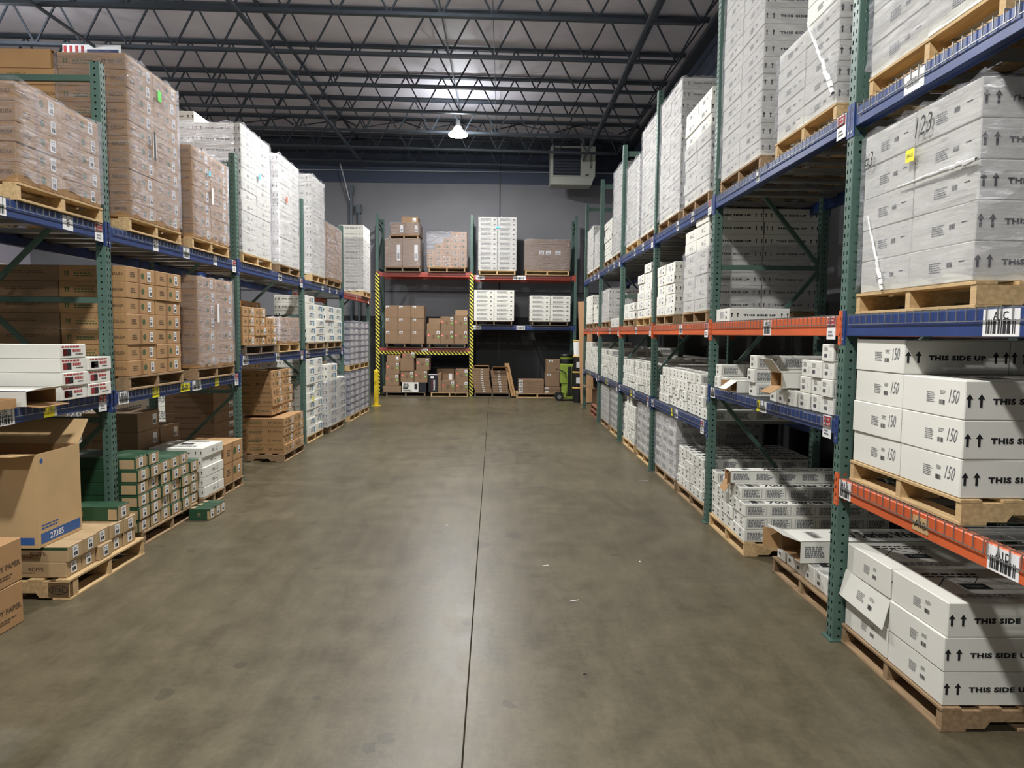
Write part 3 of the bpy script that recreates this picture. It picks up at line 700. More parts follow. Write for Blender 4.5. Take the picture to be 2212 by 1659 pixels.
        for f in ('R', 'L'):
            F = Fc[f]; s = 1 if f == 'R' else -1
            b.rect(F, -s*l*.49, -h*.42, -s*l*.38, h*.3, 'roppe_card'); b.text(F, 'ROPPE', 0, 0, width=l*.14, height=h*.3, m='roppe_card')
        b.rect(Fc['T3'], -l*.45, -w*.3, -l*.25, w*.3, 'roppe_card'); b.rect(Fc['F'], -w*.46, -h*.45, w*.46, h*.42, 'roppe_card')
    elif kind == 'navy':
        for f in ('F', 'R', 'L'):
            ww = w if f == 'F' else l; b.rect(Fc[f], -ww*.5+c, h*.1, ww*.5-c, h*.5-c-.001, 'navy_card')
        Fc = {f: b.fr(f, w-2*g, l-2*g, h-.001, .0024) for f in ('F', 'B', 'R', 'L', 'T', 'T2', 'T3')}
        for f in ('F', 'R', 'L'):
            ww = w if f == 'F' else l; b.rect(Fc[f], -ww*.3, -h*.45, ww*.3, h*.25, 'label'); b.greek(b.fr(f, w-2*g, l-2*g, h-.001, .002), -ww*.2, -h*.1, ww*.4, h*.35, 3, 'ink_grey', rnd)
    elif kind == 'dots':
        F = Fc['F']; b.greek(F, -w*.1, 0, w*.22, h*.3, 4, 'ink_brown', rnd); b.greek(F, -w*.4, h*.38, w*.12, h*.05, 1, 'ink', rnd)
    elif kind == 'cube':
        b.rect(Fc['F'], -.012, -h*.5+c, .012, -h*.4, 'tape')
    elif kind == 'flat':
        for f in ('F',): b.greek(Fc[f], -w*.1, 0, w*.2, h*.3, 1, 'ink_brown', rnd)
    elif kind == 'paper':
        for f in ('F', 'R', 'L'):
            ww = w if f == 'F' else l; b.text(Fc[f], 'COPY PAPER', ww*.05, -h*.05, width=ww*.78, height=h*.13, m='ink_brown', bold=.02); b.greek(Fc[f], -ww*.3, -h*.28, ww*.6, h*.12, 2, 'ink_brown', rnd)
        b.rect(Fc['L'], -l*.05, h*.06, -l*.02, h*.4, 'label')
    PM[key] = b.mesh(kind+'_carton'); return PM[key]
def sticker(w_, h_, m='label', bars=True, text=None, round_=False):
    key = ('st', w_, h_, m, bars, text, round_)
    if key in PM: return PM[key]
    b = MB(); F = (Vector((0, -.0016, 0)), Vector((1, 0, 0)), Vector((0, 0, 1)))
    if round_: b.cyl((0, 0, 0), (0, -.001, 0), w_/2, w_/2, m, 14); b.rect(F, -w_*.25, -w_*.06, w_*.25, w_*.06, 'label')
    else:
        b.box(-w_/2, w_/2, -.001, 0, -h_/2, h_/2, m)
        if bars: b.greek(F, -w_*.35, h_*.25, w_*.7, h_*.3, 2, 'ink_grey'); b.rect(F, -w_*.3, -h_*.35, w_*.3, -h_*.02, 'ink'); b.rect((F[0]-Vector((0, .0004, 0)), F[1], F[2]), -w_*.12, -h_*.35, -w_*.08, -h_*.02, 'label')
        if text: b.text(F, text, 0, 0, width=w_*.7, m='ink')
    PM[key] = b.mesh('sticker'); return PM[key]
LOOK = {'side_up': 'white arrow-printed carton', 'side_up_150': 'white carton pencilled 150', 'side_up_wrap': 'white arrow-printed carton', 'base': 'small white carton', 'tile': 'pale grey carton',
        'white_blue': 'white blue-printed carton', 'grip': 'long white red-printed carton', 'kraft': 'brown flooring carton', 'kraft_dark': 'dark brown carton', 'roppe': 'long brown and green carton',
        'green': 'long dark green carton', 'navy': 'navy and white carton', 'dots': 'brown carton with round stickers', 'cube': 'plain brown cube carton', 'flat': 'flat brown carton', 'paper': 'brown copy paper carton', 'batch': 'white arrow-printed carton', 'plain_white': 'plain white carton', 'black': 'black carton'}
NAME = {'side_up': 'flooring_carton', 'side_up_150': 'flooring_carton', 'side_up_wrap': 'wrapped_flooring_carton', 'batch': 'arrow_carton', 'base': 'small_carton', 'tile': 'tile_carton', 'navy': 'tile_carton',
        'white_blue': 'white_carton', 'plain_white': 'white_carton', 'grip': 'carpet_strip_carton', 'green': 'long_green_carton', 'roppe': 'long_brown_carton', 'cube': 'cube_carton', 'flat': 'flat_carton', 'black': 'black_carton', 'paper': 'copy_paper_carton', 'dots': 'stickered_carton'}
RZ = {'R': -PI/2, 'L': PI/2, 'B': 0}
def W(side, u, d, xf):
    if side == 'R': return (xf+d, u)
    if side == 'L': return (xf-d, u)
    return (u, xf+d)
def box_at(side, kind, u, d, z, w, l, h, xf, lab, grp=None, v=0, rot=0, stick=None, look=None):
    x, y = W(side, u, d+l/2, xf)
    o = link(NAME.get(kind, 'brown_carton'), carton(kind, w, l, h, v), None, (x, y, z), RZ[side]+rot)
    tag(o, lab, 'carton', grp)
    for s in (stick or []):
        nm, me, su, sv = s[:4]
        link(nm, me, o, (su*w, -l/2, h/2+sv*h))
    return o
def pallet(side, u, z, ph, xf, w=1.0, d=1.15, h=.115, m='wood', cache={}):
    key = (w, d, h, m)
    if key not in cache:
        s = .038; t = .016; b = MB(); n = 7
        for i in range(n):
            y = -d/2+(d-.095)*i/(n-1); b.box(-w/2, w/2, y, y+.095, h-t, h, m, c=.002)
        td = b.mesh('top_boards'); b = MB()
        for i in range(4):
            y = -d/2+(d-.12)*i/3; b.box(-w/2, w/2, y, y+.12, 0, t, m, c=.002)
        bd = b.mesh('bottom_boards'); b = MB()
        # notched stringer
        pts = [(-d/2+.005, t), (-d*.33, t), (-d*.31, t+.032), (-d*.14, t+.032), (-d*.12, t), (d*.12, t), (d*.14, t+.032), (d*.31, t+.032), (d*.33, t), (d/2-.005, t), (d/2-.005, h-t), (-d/2+.005, h-t)]
        n = len(pts); vs = [(-s/2, y, z_) for y, z_ in pts]+[(s/2, y, z_) for y, z_ in pts]
        # triangulate concave profile as strips: build from columns
        xs = [(-d/2+.005, t), (-d*.33, t), (-d*.31, t+.032), (-d*.14, t+.032), (-d*.12, t), (d*.12, t), (d*.14, t+.032), (d*.31, t+.032), (d*.33, t), (d/2-.005, t)]
        vs = []; fs = []
        for y, zz in xs: vs += [(-s/2, y, zz), (s/2, y, zz), (s/2, y, h-t), (-s/2, y, h-t)]
        for i in range(len(xs)-1):
            a = i*4
            for j in range(4): fs.append((a+j, a+4+j, a+4+(j+1) % 4, a+(j+1) % 4))
        fs += [(0, 1, 2, 3), tuple((len(xs)-1)*4+q for q in (3, 2, 1, 0))]
        b.add(vs, fs, m); cache[key] = (td, bd, b.mesh('stringer'))
    td, bd, st = cache[key]
    x, y = W(side, u, d/2, xf)
    o = empty('pallet', (x, y, z), RZ[side], ph, 'pallet')
    link('top_boards', td, o); link('bottom_boards', bd, o)
    for q in (-1, 0, 1): link('stringer', st, o, (q*(w/2-.019), 0, 0))
    return o
def wrap(side, u0, u1, dd, z0, z1, xf, lab, seed=1, m='wrap_clear', loose=.006, gap=.008):
    rnd = random.Random(seed); b = MB(); w = u1-u0+2*gap; l = dd+2*gap
    nu, nv = 12, 14; per = []
    for i in range(nu): per.append((-w/2+w*i/nu, -l/2, 0, -1))
    for i in range(nu): per.append((w/2, -l/2+l*i/nu, 1, 0))
    for i in range(nu): per.append((w/2-w*i/nu, l/2, 0, 1))
    for i in range(nu): per.append((-w/2, l/2-l*i/nu, -1, 0))
    n = len(per); vs = []; fs = []
    for j in range(nv+1):
        t = j/nv
        for i, (x, y, nx, ny) in enumerate(per):
            o_ = rnd.uniform(0, loose)*(1.6 if j in (0, nv) else 1)
            if j == 0: o_ += .006
            zz = z0+(z1-z0)*t+(rnd.uniform(-.02, .02) if j in (0, nv) else 0)
            vs.append((x+nx*o_, y+ny*o_, zz))
    for j in range(nv):
        for i in range(n): fs.append((j*n+i, j*n+(i+1) % n, (j+1)*n+(i+1) % n, (j+1)*n+i))
    b.add(vs, fs, m); me = b.mesh('stretch_wrap'); me.polygons.foreach_set('use_smooth', [True]*len(me.polygons))
    x, y = W(side, (u0+u1)/2, dd/2, xf)
    o = link('stretch_wrap', me, None, (x, y, 0), RZ[side]); tag(o, lab, 'stretch wrap'); return o
def colword(side, c, n, kind):
    if n == 1: return ''
    if side == 'B': return (['left', 'right'] if n == 2 else (['left', 'middle', 'right'] if n == 3 else NTH))[c]
    if n == 2: return ['near', 'far'][c]
    return NTH[c]
def stack(side, ph, kind, u0, u1, z0, rows, cols, h, l=.53, depth=1, xf=None, wrapm=None, pal='wood', jit=.004, stick=None, look=None, floor=False, skip=(), rearkind=None, palw=None, pald=1.15, wz=None, variants=3, wdepth=None, ztop=None, pxf=None):
    """rows: int or list per column; z0: height of the shelf deck or floor"""
    xf = xf if xf is not None else {'R': 1.975, 'L': -3.085, 'B': 19.38}[side]
    rl = rows if isinstance(rows, (list, tuple)) else [rows]*cols
    w = (u1-u0)/cols; zb = z0+(.117 if pal else .002)
    if pal: pallet(side, (u0+u1)/2, z0, f'{ {"wood":"pale","wood_aged":"brown","wood_grey":"grey","wood_red":"reddish"}[pal] } wooden pallet under the {ph}', (pxf if pxf is not None else xf-(.0 if side != "L" else -.0)), w=palw or min(1.02, u1-u0+.02), d=pald, m=pal)
    lk = look or LOOK[kind]; nr = len(ph.split())
    for c in range(cols):
        for r in range(rl[c]):
            for dp in range(depth if isinstance(depth, int) else depth[c]):
                if (c, r, dp) in skip: continue
                # boxes buried inside the stack cannot be seen: leave them out
                if dp > 0 and not (c == 0 or r >= rl[c]-1): continue
                cw = colword(side, c, cols, kind)
                parts = [lk+(',' if True else '')]
                if max(rl) > 1: parts.append(('top' if r == rl[c]-1 else ORD[r])+' layer')
                if cw: parts.append(cw+(' column' if cols > 2 else ' side'))
                if dp: parts.append('rear')
                lab = ' '.join(parts)+', '+ph
                if len(lab.split()) > 16: lab = lab.replace('arrow-printed ', '').replace(' layer', '').replace(' column', '').replace(' side', '')
                st = stick(c, r) if (stick and dp == 0) else None
                jr = random.Random(hash((ph, c, r, dp)) if False else f'{ph}{c}{r}{dp}')
                rot = jr.uniform(-1, 1)*min(jit*1.2, .0036/l); dd = dp*(l+.004)+jr.uniform(0, 1)*jit*2.2
                box_at(side, (rearkind if (dp and rearkind) else kind), u0+w*(c+.5)+jr.uniform(-.001, .001), dd, zb+r*(h+.0005), w-.006, l, h, xf, lab, f'cartons of the {ph}', jr.randrange(variants), rot, st)
    if wrapm:
        top = zb+max(rl)*h+.01 if ztop is None else ztop
        dpt = wdepth or (depth if isinstance(depth, int) else max(depth))
        wrap(side, u0, u1, dpt*l+.012, (wz if wz is not None else zb+.026), top, xf, f'clear stretch wrap around the {ph}', seed=len(ph)*7+int(u0*10), m=wrapm)
    return zb
def slabel(su=.28, sv=.0, w_=.05, h_=.075, m='label'):
    me = sticker(w_, h_, m)
    return lambda c, r: [('shipping_label', me, su+.03*math.sin(c*5+r*3), sv)]
def note(side, u, z, xf, w_, h_, m, lab, text=None, off=.022):
    x, y = W(side, u, -off, xf); o = link('paper_note', sticker(w_, h_, m, False, text), None, (x, y, z), RZ[side]); tag(o, lab, 'note')
def open_carton(side, u, d, z, w, l, h, xf, lab, rot=0, tilt=0, m='white_card', inner='kraft', open_='F', flaps=((0, .5), (1, .4)), kind=None, roll=0, grp=None):
    """carton with one end (F) or the top (T) open; flaps hang from that opening"""
    t = .005; b = MB()
    def wall(x0, x1, y0, y1, z0, z1, axis, sgn):
        b.box(x0, x1, y0, y1, z0, z1, m)
    b.box(-w/2, w/2, -l/2, l/2, 0, t, m); b.box(-w/2, -w/2+t, -l/2, l/2, t, h, m); b.box(w/2-t, w/2, -l/2, l/2, t, h, m); b.box(-w/2+t, w/2-t, l/2-t, l/2, t, h, m)
    e = .0012
    b.box(-w/2+t, -w/2+t+e, -l/2+.001, l/2-t, t, h-.001, inner); b.box(w/2-t-e, w/2-t, -l/2+.001, l/2-t, t, h-.001, inner); b.box(-w/2+t, w/2-t, -l/2+.001, l/2-t, t, t+e, inner)
    if open_ == 'F': b.box(-w/2, w/2, -l/2, l/2, h-t, h, m)
    else: b.box(-w/2+t, w/2-t, -l/2, -l/2+t, t, h, m)
    if kind == 'base':
        rnd = random.Random(5)
        for f in ('R', 'L'):
            F = b.fr(f, w, l, h); n = int(l/.19)
            for i in range(n):
                a = -l/2+l*(i+.5)/n; b.greek(F, a-.07, 0, .14, h*.55, 6, 'ink_grey', rnd, .8)
        T = b.fr('T2', w, l, h); b.text(T, '700 Series Wall Base', l*.1, 0, width=l*.7, height=w*.5, m='ink', bold=.03, italic=.15); b.barcode(T, -l*.4, 0, l*.06, w*.5)
    x, y = W(side, u, d+l/2, xf)
    rot3 = Matrix.Rotation(RZ[side]+rot, 3, 'Z') @ Matrix.Rotation(tilt, 3, 'X') @ Matrix.Rotation(roll, 3, 'Y')
    o = link('open_carton', b.mesh('open_carton'), None, (x, y, z), rot=rot3.to_euler()); tag(o, lab, 'carton', grp)
    for which, ang in flaps:
        q = MB(); fl = h*.9 if (open_ == 'F' and which in (0, 1)) else min(w, l)*.45
        if open_ == 'F':
            if which == 0: q.bar((0, -l/2, h-.003), (0, -l/2-math.cos(ang)*min(w, .15)*.8, h-.003+math.sin(ang)*min(w, .15)*.8), w*.98, .004, m)     # top flap
            if which == 1: q.bar((0, -l/2, .003), (0, -l/2-math.cos(ang)*min(w, .15)*.6, .003-math.sin(ang)*min(w, .15)*.6), w*.98, .004, inner)      # bottom flap
            if which == 2: q.bar((-w/2, -l/2, h/2), (-w/2-math.cos(ang)*h*.9, -l/2-math.sin(ang)*h*.9, h/2), .004, h*.94, inner)
            if which == 3: q.bar((w/2, -l/2, h/2), (w/2+math.cos(ang)*h*.9, -l/2-math.sin(ang)*h*.9, h/2), .004, h*.94, inner)
        else:
            if which == 0: q.bar((0, -l/2, h), (0, -l/2-math.cos(ang)*fl, h+math.sin(ang)*fl), w*.98, .005, m)
            if which == 1: q.bar((0, l/2, h), (0, l/2+math.cos(ang)*fl, h+math.sin(ang)*fl), w*.98, .005, m)
            if which == 2: q.bar((-w/2, 0, h), (-w/2-math.cos(ang)*fl, 0, h+math.sin(ang)*fl), l*.98, .005, m)
            if which == 3: q.bar((w/2, 0, h), (w/2+math.cos(ang)*fl, 0, h+math.sin(ang)*fl), l*.98, .005, m)
        link('flap', q.mesh('flap'), o)
    return o

# ================================================================== RIGHT ROW
DU, DM, DL0, DL1, DL2 = 3.066, 1.911, .976, 1.306, .961     # deck tops
# --- nearest bay
stack('R', 'nearest floor stack, right', 'side_up', 2.98, 3.88, 0, 3, 2, .160, xf=2.0, depth=2, jit=.008, pal='wood_aged', pald=1.2)
stack('R', 'low shelf stack, nearest right bay', 'side_up_150', 2.90, 3.83, DL0, [3, 4], 2, .170, xf=1.98, depth=2, jit=.006, pald=1.2)
stack('R', 'wrapped middle shelf stack, nearest right bay', 'side_up_wrap', 2.90, 3.83, DM, 5, 2, .168, xf=1.98, depth=2, wrapm='wrap_clear', pald=1.2, palw=.98)
stack('R', 'wrapped top shelf stack, nearest right bay', 'side_up_wrap', 2.80, 3.82, DU, 6, 2, .168, xf=1.98, wrapm='wrap_heavy', pald=1.2)
note('R', 3.36, 2.66, 1.98, .07, .06, 'yellow_note', 'yellow note stuck on the wrapped stack, nearest right bay', text='SALE')
b = MB(); F = (Vector((0, 0, 0)), Vector((1, 0, 0)), Vector((0, 0, 1))); b.text(F, '123', 0, 0, width=.13, height=.09, m='ink', italic=.2); o = link('marker_writing', b.mesh('marker_writing'), None, (1.962, 3.27, 2.78), -PI/2); tag(o, 'black marker numerals on wrap of nearest middle shelf stack', 'writing')
b = MB(); b.text(F, '#3', 0, 0, width=.09, height=.09, m='ink', italic=.2); o = link('marker_writing', b.mesh('marker_writing'), None, (1.962, 3.75, 2.73), -PI/2); tag(o, 'black number sign and three on far wrapped carton', 'writing')
b = MB(); b.path([(0, 0, 0), (0, 0, -.30)], .006, 'green_strut'); tag(link('hanging_bar', b.mesh('hanging_bar'), None, (2.52, 3.25, 1.86)), 'short dark bar hanging below the nearest middle shelf', 'bar')
# loose front flap of the far middle carton on the floor pallet
for o_ in list(COL.objects):
    if o_.get('label', '').startswith('white arrow-printed carton, second layer far side, nearest floor stack'):
        b = MB(); b.box(-.225, .225, -.003, 0, -.155, 0, 'white_card'); F = (Vector((0, -.0042, -.08)), Vector((1, 0, 0)), Vector((0, 0, 1)))
        b.greek(F, -.06, 0, .08, .05, 6); b.barcode(F, .06, -.02, .04, .025); b.greek(F, .06, .025, .05, .02, 3)
        fo = link('flap', b.mesh('flap'), o_, (.0, -.268, .156)); fo.rotation_euler = (-.20, .04, 0)
def tail(pts, r, parent_lab):
    b = MB(); rnd = random.Random(3)
    for i in range(len(pts)-1):
        p, q = Vector(pts[i]), Vector(pts[i+1]); n = 14
        for j in range(n):
            a_ = p.lerp(q, j/n); c_ = p.lerp(q, (j+1)/n); rr = r*(.35+.65*(j+1)/n)*rnd.uniform(.7, 1.2); j1 = Vector((0, rnd.uniform(-1, 1), rnd.uniform(-1, 1)))*r*.4
            b.cyl(a_+j1, c_+j1*.6, rr, rr*.8, 'label', 6, False)
    o_ = link('twisted_film', b.mesh('twisted_film')); tag(o_, parent_lab, 'stretch wrap')
tail([(1.966, 3.46, 2.535), (1.964, 2.89, 2.53)], .012, 'twisted rope of clear film across the nearest middle shelf stack')
tail([(1.966, 3.74, 2.44), (1.964, 3.56, 2.03)], .012, 'twisted film hanging down the nearest middle shelf stack')
# --- second bay
tail([(1.966, 4.60, 3.82), (1.966, 4.20, 3.24)], .018, 'thick twisted film slanting across the shorter top shelf stack')
stack('R', 'tall wrapped top shelf stack, second right bay', 'side_up_wrap', 5.41, 6.37, DU, 14, 2, .1225, xf=1.98, depth=1, wrapm='wrap_clear', pald=1.2, pal='wood_aged')
stack('R', 'shorter top shelf stack, second right bay', 'side_up_wrap', 4.20, 5.10, DU, [7, 5], 2, .1225, xf=1.98, depth=1, wrapm='wrap_clear', ztop=3.78, jit=.004, pald=1.2)
box_at('R', 'batch', 6.20, 0, DM+.001, .38, .53, .115, 1.985, 'single white arrow-printed carton lying on the orange middle shelf')
# low shelf: small wall-base cartons
def brick(ph, u0, n, z, rows, xf=1.98, l=1.0, h=.108, w=.155, pal=None, jit=.011, kind='base', side='R', gap=0, **k):
    stack(side, ph, kind, u0, u0+n*(w+gap), z, rows, n, h, l=l, xf=xf, pal=pal, jit=jit, **k)
brick('low shelf pile by the nearest green post, right', 4.10, 3, DL1, [4, 3, 3], l=1.0)
brick('low row beside the nearest small-carton pile, right', 4.60, 3, DL1, [1, 1, 1], l=.9)
brick('single column on the low shelf, second right bay', 5.38, 1, DL1, [3], l=1.0)
brick('far small pile on the low shelf, second right bay', 6.07, 2, DL1, [1, 2], l=1.0)
open_carton('R', 5.83, 0, DL1+.002, .15, .8, .10, 1.97, 'torn open small white carton, low shelf, second right bay', rot=.05, flaps=((0, -.6), (2, .6)))
open_carton('R', 4.83, -.06, DL1+.126, .155, .85, .105, 1.98, 'big torn white carton gaping between low shelf piles, right', rot=.10, flaps=((0, .9), (1, .5), (3, .5)))
b = MB(); b.bar((0, 0, 0), (0, .12, .14), .10, .005, 'kraft'); tag(link('cardboard_scrap', b.mesh('scrap'), None, (2.35, 4.5, 1.637)), 'brown cardboard flap sticking up above the low shelf cartons', 'cardboard')
# floor
brick('wall base pile on floor, second right bay', 5.44, 6, 0, [3, 4, 4, 4, 3, 4], xf=1.97, l=1.18, h=.104, pal='wood', pald=1.22)
open_carton('R', 5.83, -.02, .117+.1045*4+.003, .15, 1.18, .10, 1.97, 'open wall base carton with torn brown flaps, right floor pile', flaps=((1, 1.1), (3, .6)), kind='base')
stack('R', 'low pile on near floor pallet, second right bay', 'base', 4.16, 5.09, 0, 1, 6, .12, l=1.18, xf=2.10, pal='wood_aged', pald=1.22, pxf=2.07)
open_carton('R', 4.72, -.1, .245, .30, 1.18, .15, 2.14, 'large open white carton on the near floor pallet, right', rot=.02, flaps=((0, .35), (2, .9)), kind='base')
stack('R', 'rear low pile behind the wall base pile, right', 'base', 4.2, 5.1, 0, 3, 6, .108, l=.55, xf=3.05 if False else 3.0-.2+.55, pal=None)
# --- third bay
stack('R', 'near wrapped top shelf stack, third right bay', 'side_up_wrap', 6.74, 7.68, DU, 8, 2, .1225, xf=1.98, wrapm='wrap_clear', ztop=3.82, jit=.009, pal='wood_aged')
stack('R', 'far wrapped top shelf stack, third right bay', 'side_up_wrap', 7.86, 8.86, DU, 12, 2, .122, xf=1.98, wrapm='wrap_heavy', pal='wood_aged')
stack('R', 'near middle shelf stack, third right bay', 'side_up', 6.70, 7.58, DM, [8, 7], 2, .1225, xf=1.98, depth=[2, 1], wrapm='wrap_clear', ztop=2.66, jit=.008, pal='wood_aged', pald=1.1)
stack('R', 'far middle shelf stack, third right bay', 'batch', 8.00, 8.88, DM, [5, 5], 2, .122, xf=1.98, jit=.010, pal='wood_aged')
brick('small-carton wall on low shelf, third right bay', 6.58, 13, DL2, [1, 3, 4, 4, 4, 4, 4, 4, 4, 4, 4, 4, 3], xf=1.985, l=.9, gap=.003)
brick('white pile on floor by second post, right', 6.62, 7, 0, [3, 4, 4, 4, 4, 4, 4], xf=2.0, l=1.15, h=.108, pal='wood_aged', pald=1.2)
stack('R', 'tall grey wrapped floor stack, third right bay', 'tile', 7.80, 8.84, 0, 6, 3, .115, l=.5, depth=2, xf=2.0, wrapm='wrap_heavy', pal='wood_aged')
# --- fourth bay
stack('R', 'near wrapped top shelf stack, fourth right bay', 'side_up_wrap', 9.05, 10.02, DU, 12, 2, .1225, xf=1.98, wrapm='wrap_heavy', pal='wood_aged')
stack('R', 'far wrapped top shelf stack, fourth right bay', 'side_up_wrap', 10.22, 11.2, DU, 10, 2, .1225, xf=1.98, wrapm='wrap_heavy', pal='wood')
stack('R', 'near middle shelf stack, fourth right bay', 'batch', 9.28, 10.16, DM, [6, 5], 2, .122, xf=1.98, jit=.010, pal='wood')
stack('R', 'far middle shelf pair, fourth right bay', 'batch', 10.4, 11.28, DM, [2, 2], 2, .122, xf=1.98, jit=.006, pal='wood_aged')
brick('small-carton wall on low shelf, fourth right bay', 9.07, 14, DL2, [4, 4, 3, 4, 4, 3, 4, 4, 2, 4, 4, 4, 3, 4], xf=1.985, l=.9, jit=.012, gap=.004)
stack('R', 'grey wrapped floor stack, fourth right bay', 'tile', 9.12, 10.05, 0, 6, 3, .115, l=.5, depth=2, xf=2.0, wrapm='wrap_heavy', pal='wood')
brick('uneven white floor pile, fourth right bay', 10.3, 6, 0, [5, 5, 6, 5, 6, 5], xf=2.0, l=1.1, h=.115, pal='wood', jit=.012, pald=1.2)
# --- fifth bay
stack('R', 'near wrapped top shelf stack, fifth right bay', 'side_up_wrap', 11.6, 12.55, DU, 12, 2, .1225, xf=1.98, wrapm='wrap_heavy', pal='wood_aged')
stack('R', 'far top shelf stack, fifth right bay', 'side_up', 12.75, 13.6, DU, 6, 2, .1225, xf=1.98, jit=.010, pal='wood_aged')
stack('R', 'far middle shelf stack, fifth right bay', 'side_up_wrap', 12.85, 13.75, DM, 5, 2, .122, xf=1.98, depth=2, wrapm='wrap_clear', pal='wood_aged')
stack('R', 'two-carton row on middle shelf, fifth right bay', 'batch', 11.75, 12.55, DM, 1, 2, .16, xf=1.98, pal=None)
brick('small-carton wall on low shelf, fifth right bay', 11.6, 14, DL2, [4, 3, 4, 3, 4, 4, 5, 4, 5, 4, 5, 5, 5, 5], xf=1.985, l=.9, jit=.012, gap=.004)
stack('R', 'near wrapped floor stack, fifth right bay', 'tile', 11.72, 12.6, 0, 6, 3, .12, l=.5, depth=2, xf=2.0, wrapm='wrap_heavy', pal='wood')
brick('white floor stack by the fifth green post, right', 12.85, 6, 0, 6, xf=2.0, l=1.1, h=.115, pal='wood_aged', wrapm='wrap_clear', jit=.003)
# --- sixth bay
stack('R', 'near wrapped top shelf stack, sixth right bay', 'side_up_wrap', 14.15, 15.05, DU, 6, 2, .1225, xf=1.98, wrapm='wrap_clear', pal='wood_aged')
stack('R', 'far wrapped top shelf stack, sixth right bay', 'side_up_wrap', 15.25, 16.25, DU, 8, 2, .1225, xf=1.98, wrapm='wrap_clear', pal='wood_aged')
stack('R', 'near middle shelf stack, sixth right bay', 'side_up', 14.2, 15.0, DM, [2, 3], 2, .13, xf=1.98, pal='wood_aged')
stack('R', 'far middle shelf stack, sixth right bay', 'side_up', 15.25, 16.3, DM, [5, 5], 2, .125, xf=1.98, pal='wood_aged')
brick('taller small-carton wall on low shelf, sixth right bay', 14.15, 14, DL2, [4, 4, 4, 5, 5, 5, 5, 5, 6, 6, 6, 6, 6, 6], xf=1.985, l=.9, gap=.004)
for i in range(2): pallet('R', 14.9, .001+.118*i, f'empty reddish pallet, {["lower","upper"][i]} of two on the far right floor', 2.0, m='wood_red')
open_carton('R', 15.9, .1, .001, .8, .7, .55, 2.05, 'big open brown carton on floor, far right bay', m='kraft_dark', open_='T', flaps=((0, .2),))
# rear pallets seen through the low right shelves
for i, y in enumerate((9.4, 10.6, 11.8, 13.0, 14.3)):
    brick(f'{NTH[i]} grey rear block seen behind right low shelves', y, 6, DL2, 5 if i > 2 else 4, xf=2.93, l=.5, kind='tile', h=.115, w=.17, jit=.003)

# ================================================================== LEFT ROW
EU, EL0, EL1 = 2.606, 1.286, 1.496
lab_b = slabel(.30, 0, .055, .085)
stack('L', 'near wrapped brown stack, nearest left top shelf', 'kraft', 4.50, 5.42, EU, 5, 2, .125, l=.55, wrapm='wrap_clear', stick=lab_b, pald=1.2, pal='wood')
stack('L', 'tall wrapped brown stack, second left top shelf', 'kraft', 5.82, 6.72, EU, 10, 2, .131, l=.55, depth=2, wdepth=1, skip=((0, 9, 1), (1, 9, 1)), wrapm='wrap_clear', stick=lab_b, pal='wood')
stack('L', 'shorter wrapped brown stack, second left top shelf', 'kraft', 6.98, 7.88, EU, [7, 7], 2, .128, l=.55, depth=2, wrapm='wrap_clear', stick=lab_b, pal='wood')
open_carton('L', 6.05, .60, EU+.122+1.186, .42, .42, .15, -3.1, 'open brown carton on top of the tall wrapped left stack', m='kraft', open_='T', flaps=((0, -.4), (1, -.3)))
note('L', 6.33, 3.86, -3.085, .06, .09, 'green_note', 'bright green note on the tall wrapped left stack')
note('L', 6.22, 3.40, -3.085, .05, .20, 'label', 'long white slip taped on the tall wrapped left stack', text='I')
note('L', 7.36, 3.42, -3.085, .05, .05, 'blue_note', 'small blue note on the shorter wrapped brown stack')
note('L', 7.42, 3.2, -3.085, .045, .17, 'label', 'white slip under the blue note on brown stack')
# low shelf nearest
stack('L', 'red-printed stack by the first left post', 'grip', 4.82, 5.44, EL0, [4, 3], 2, .098, l=1.15, pal=None, jit=.008, xf=-3.06)
open_carton('L', 4.60, 0, EL0+.002, .30, 1.1, .10, -3.06, 'open white long carton at front of nearest left shelf', flaps=((0, .25), (1, .1)))
open_carton('L', 4.25, -.02, EL0+.002, .28, .6, .06, -3.10, 'shallow brown tray at the left end of the shelf', m='kraft', open_='T', flaps=())
b = MB()
for i in range(4): b.box(-.10+i*.004, .10, -.22, .22, .01+i*.014, .018+i*.014, 'black_plastic')
tag(link('black_strips', b.mesh('black_strips'), None, (-3.36, 4.25, EL0+.007), 0), 'black rubber strips lying in the shallow brown tray', 'rubber strips')
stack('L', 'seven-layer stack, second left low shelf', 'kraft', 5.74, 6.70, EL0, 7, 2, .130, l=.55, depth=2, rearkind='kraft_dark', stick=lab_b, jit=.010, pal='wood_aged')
stack('L', 'wrapped stack, second left low shelf', 'kraft', 7.03, 7.98, EL0, 7, 2, .134, l=.55, wrapm='wrap_clear', stick=lab_b, pal='wood_aged')
note('L', 7.5, 1.98, -3.085, .05, .2, 'label', 'white slip on the wrapped stack, second left low shelf')
stack('L', 'dark stack at rear of nearest left shelf', 'kraft_dark', 4.9, 5.45, EL0, 6, 1, .155, l=.45, xf=-4.22 if False else -4.24, pal=None)
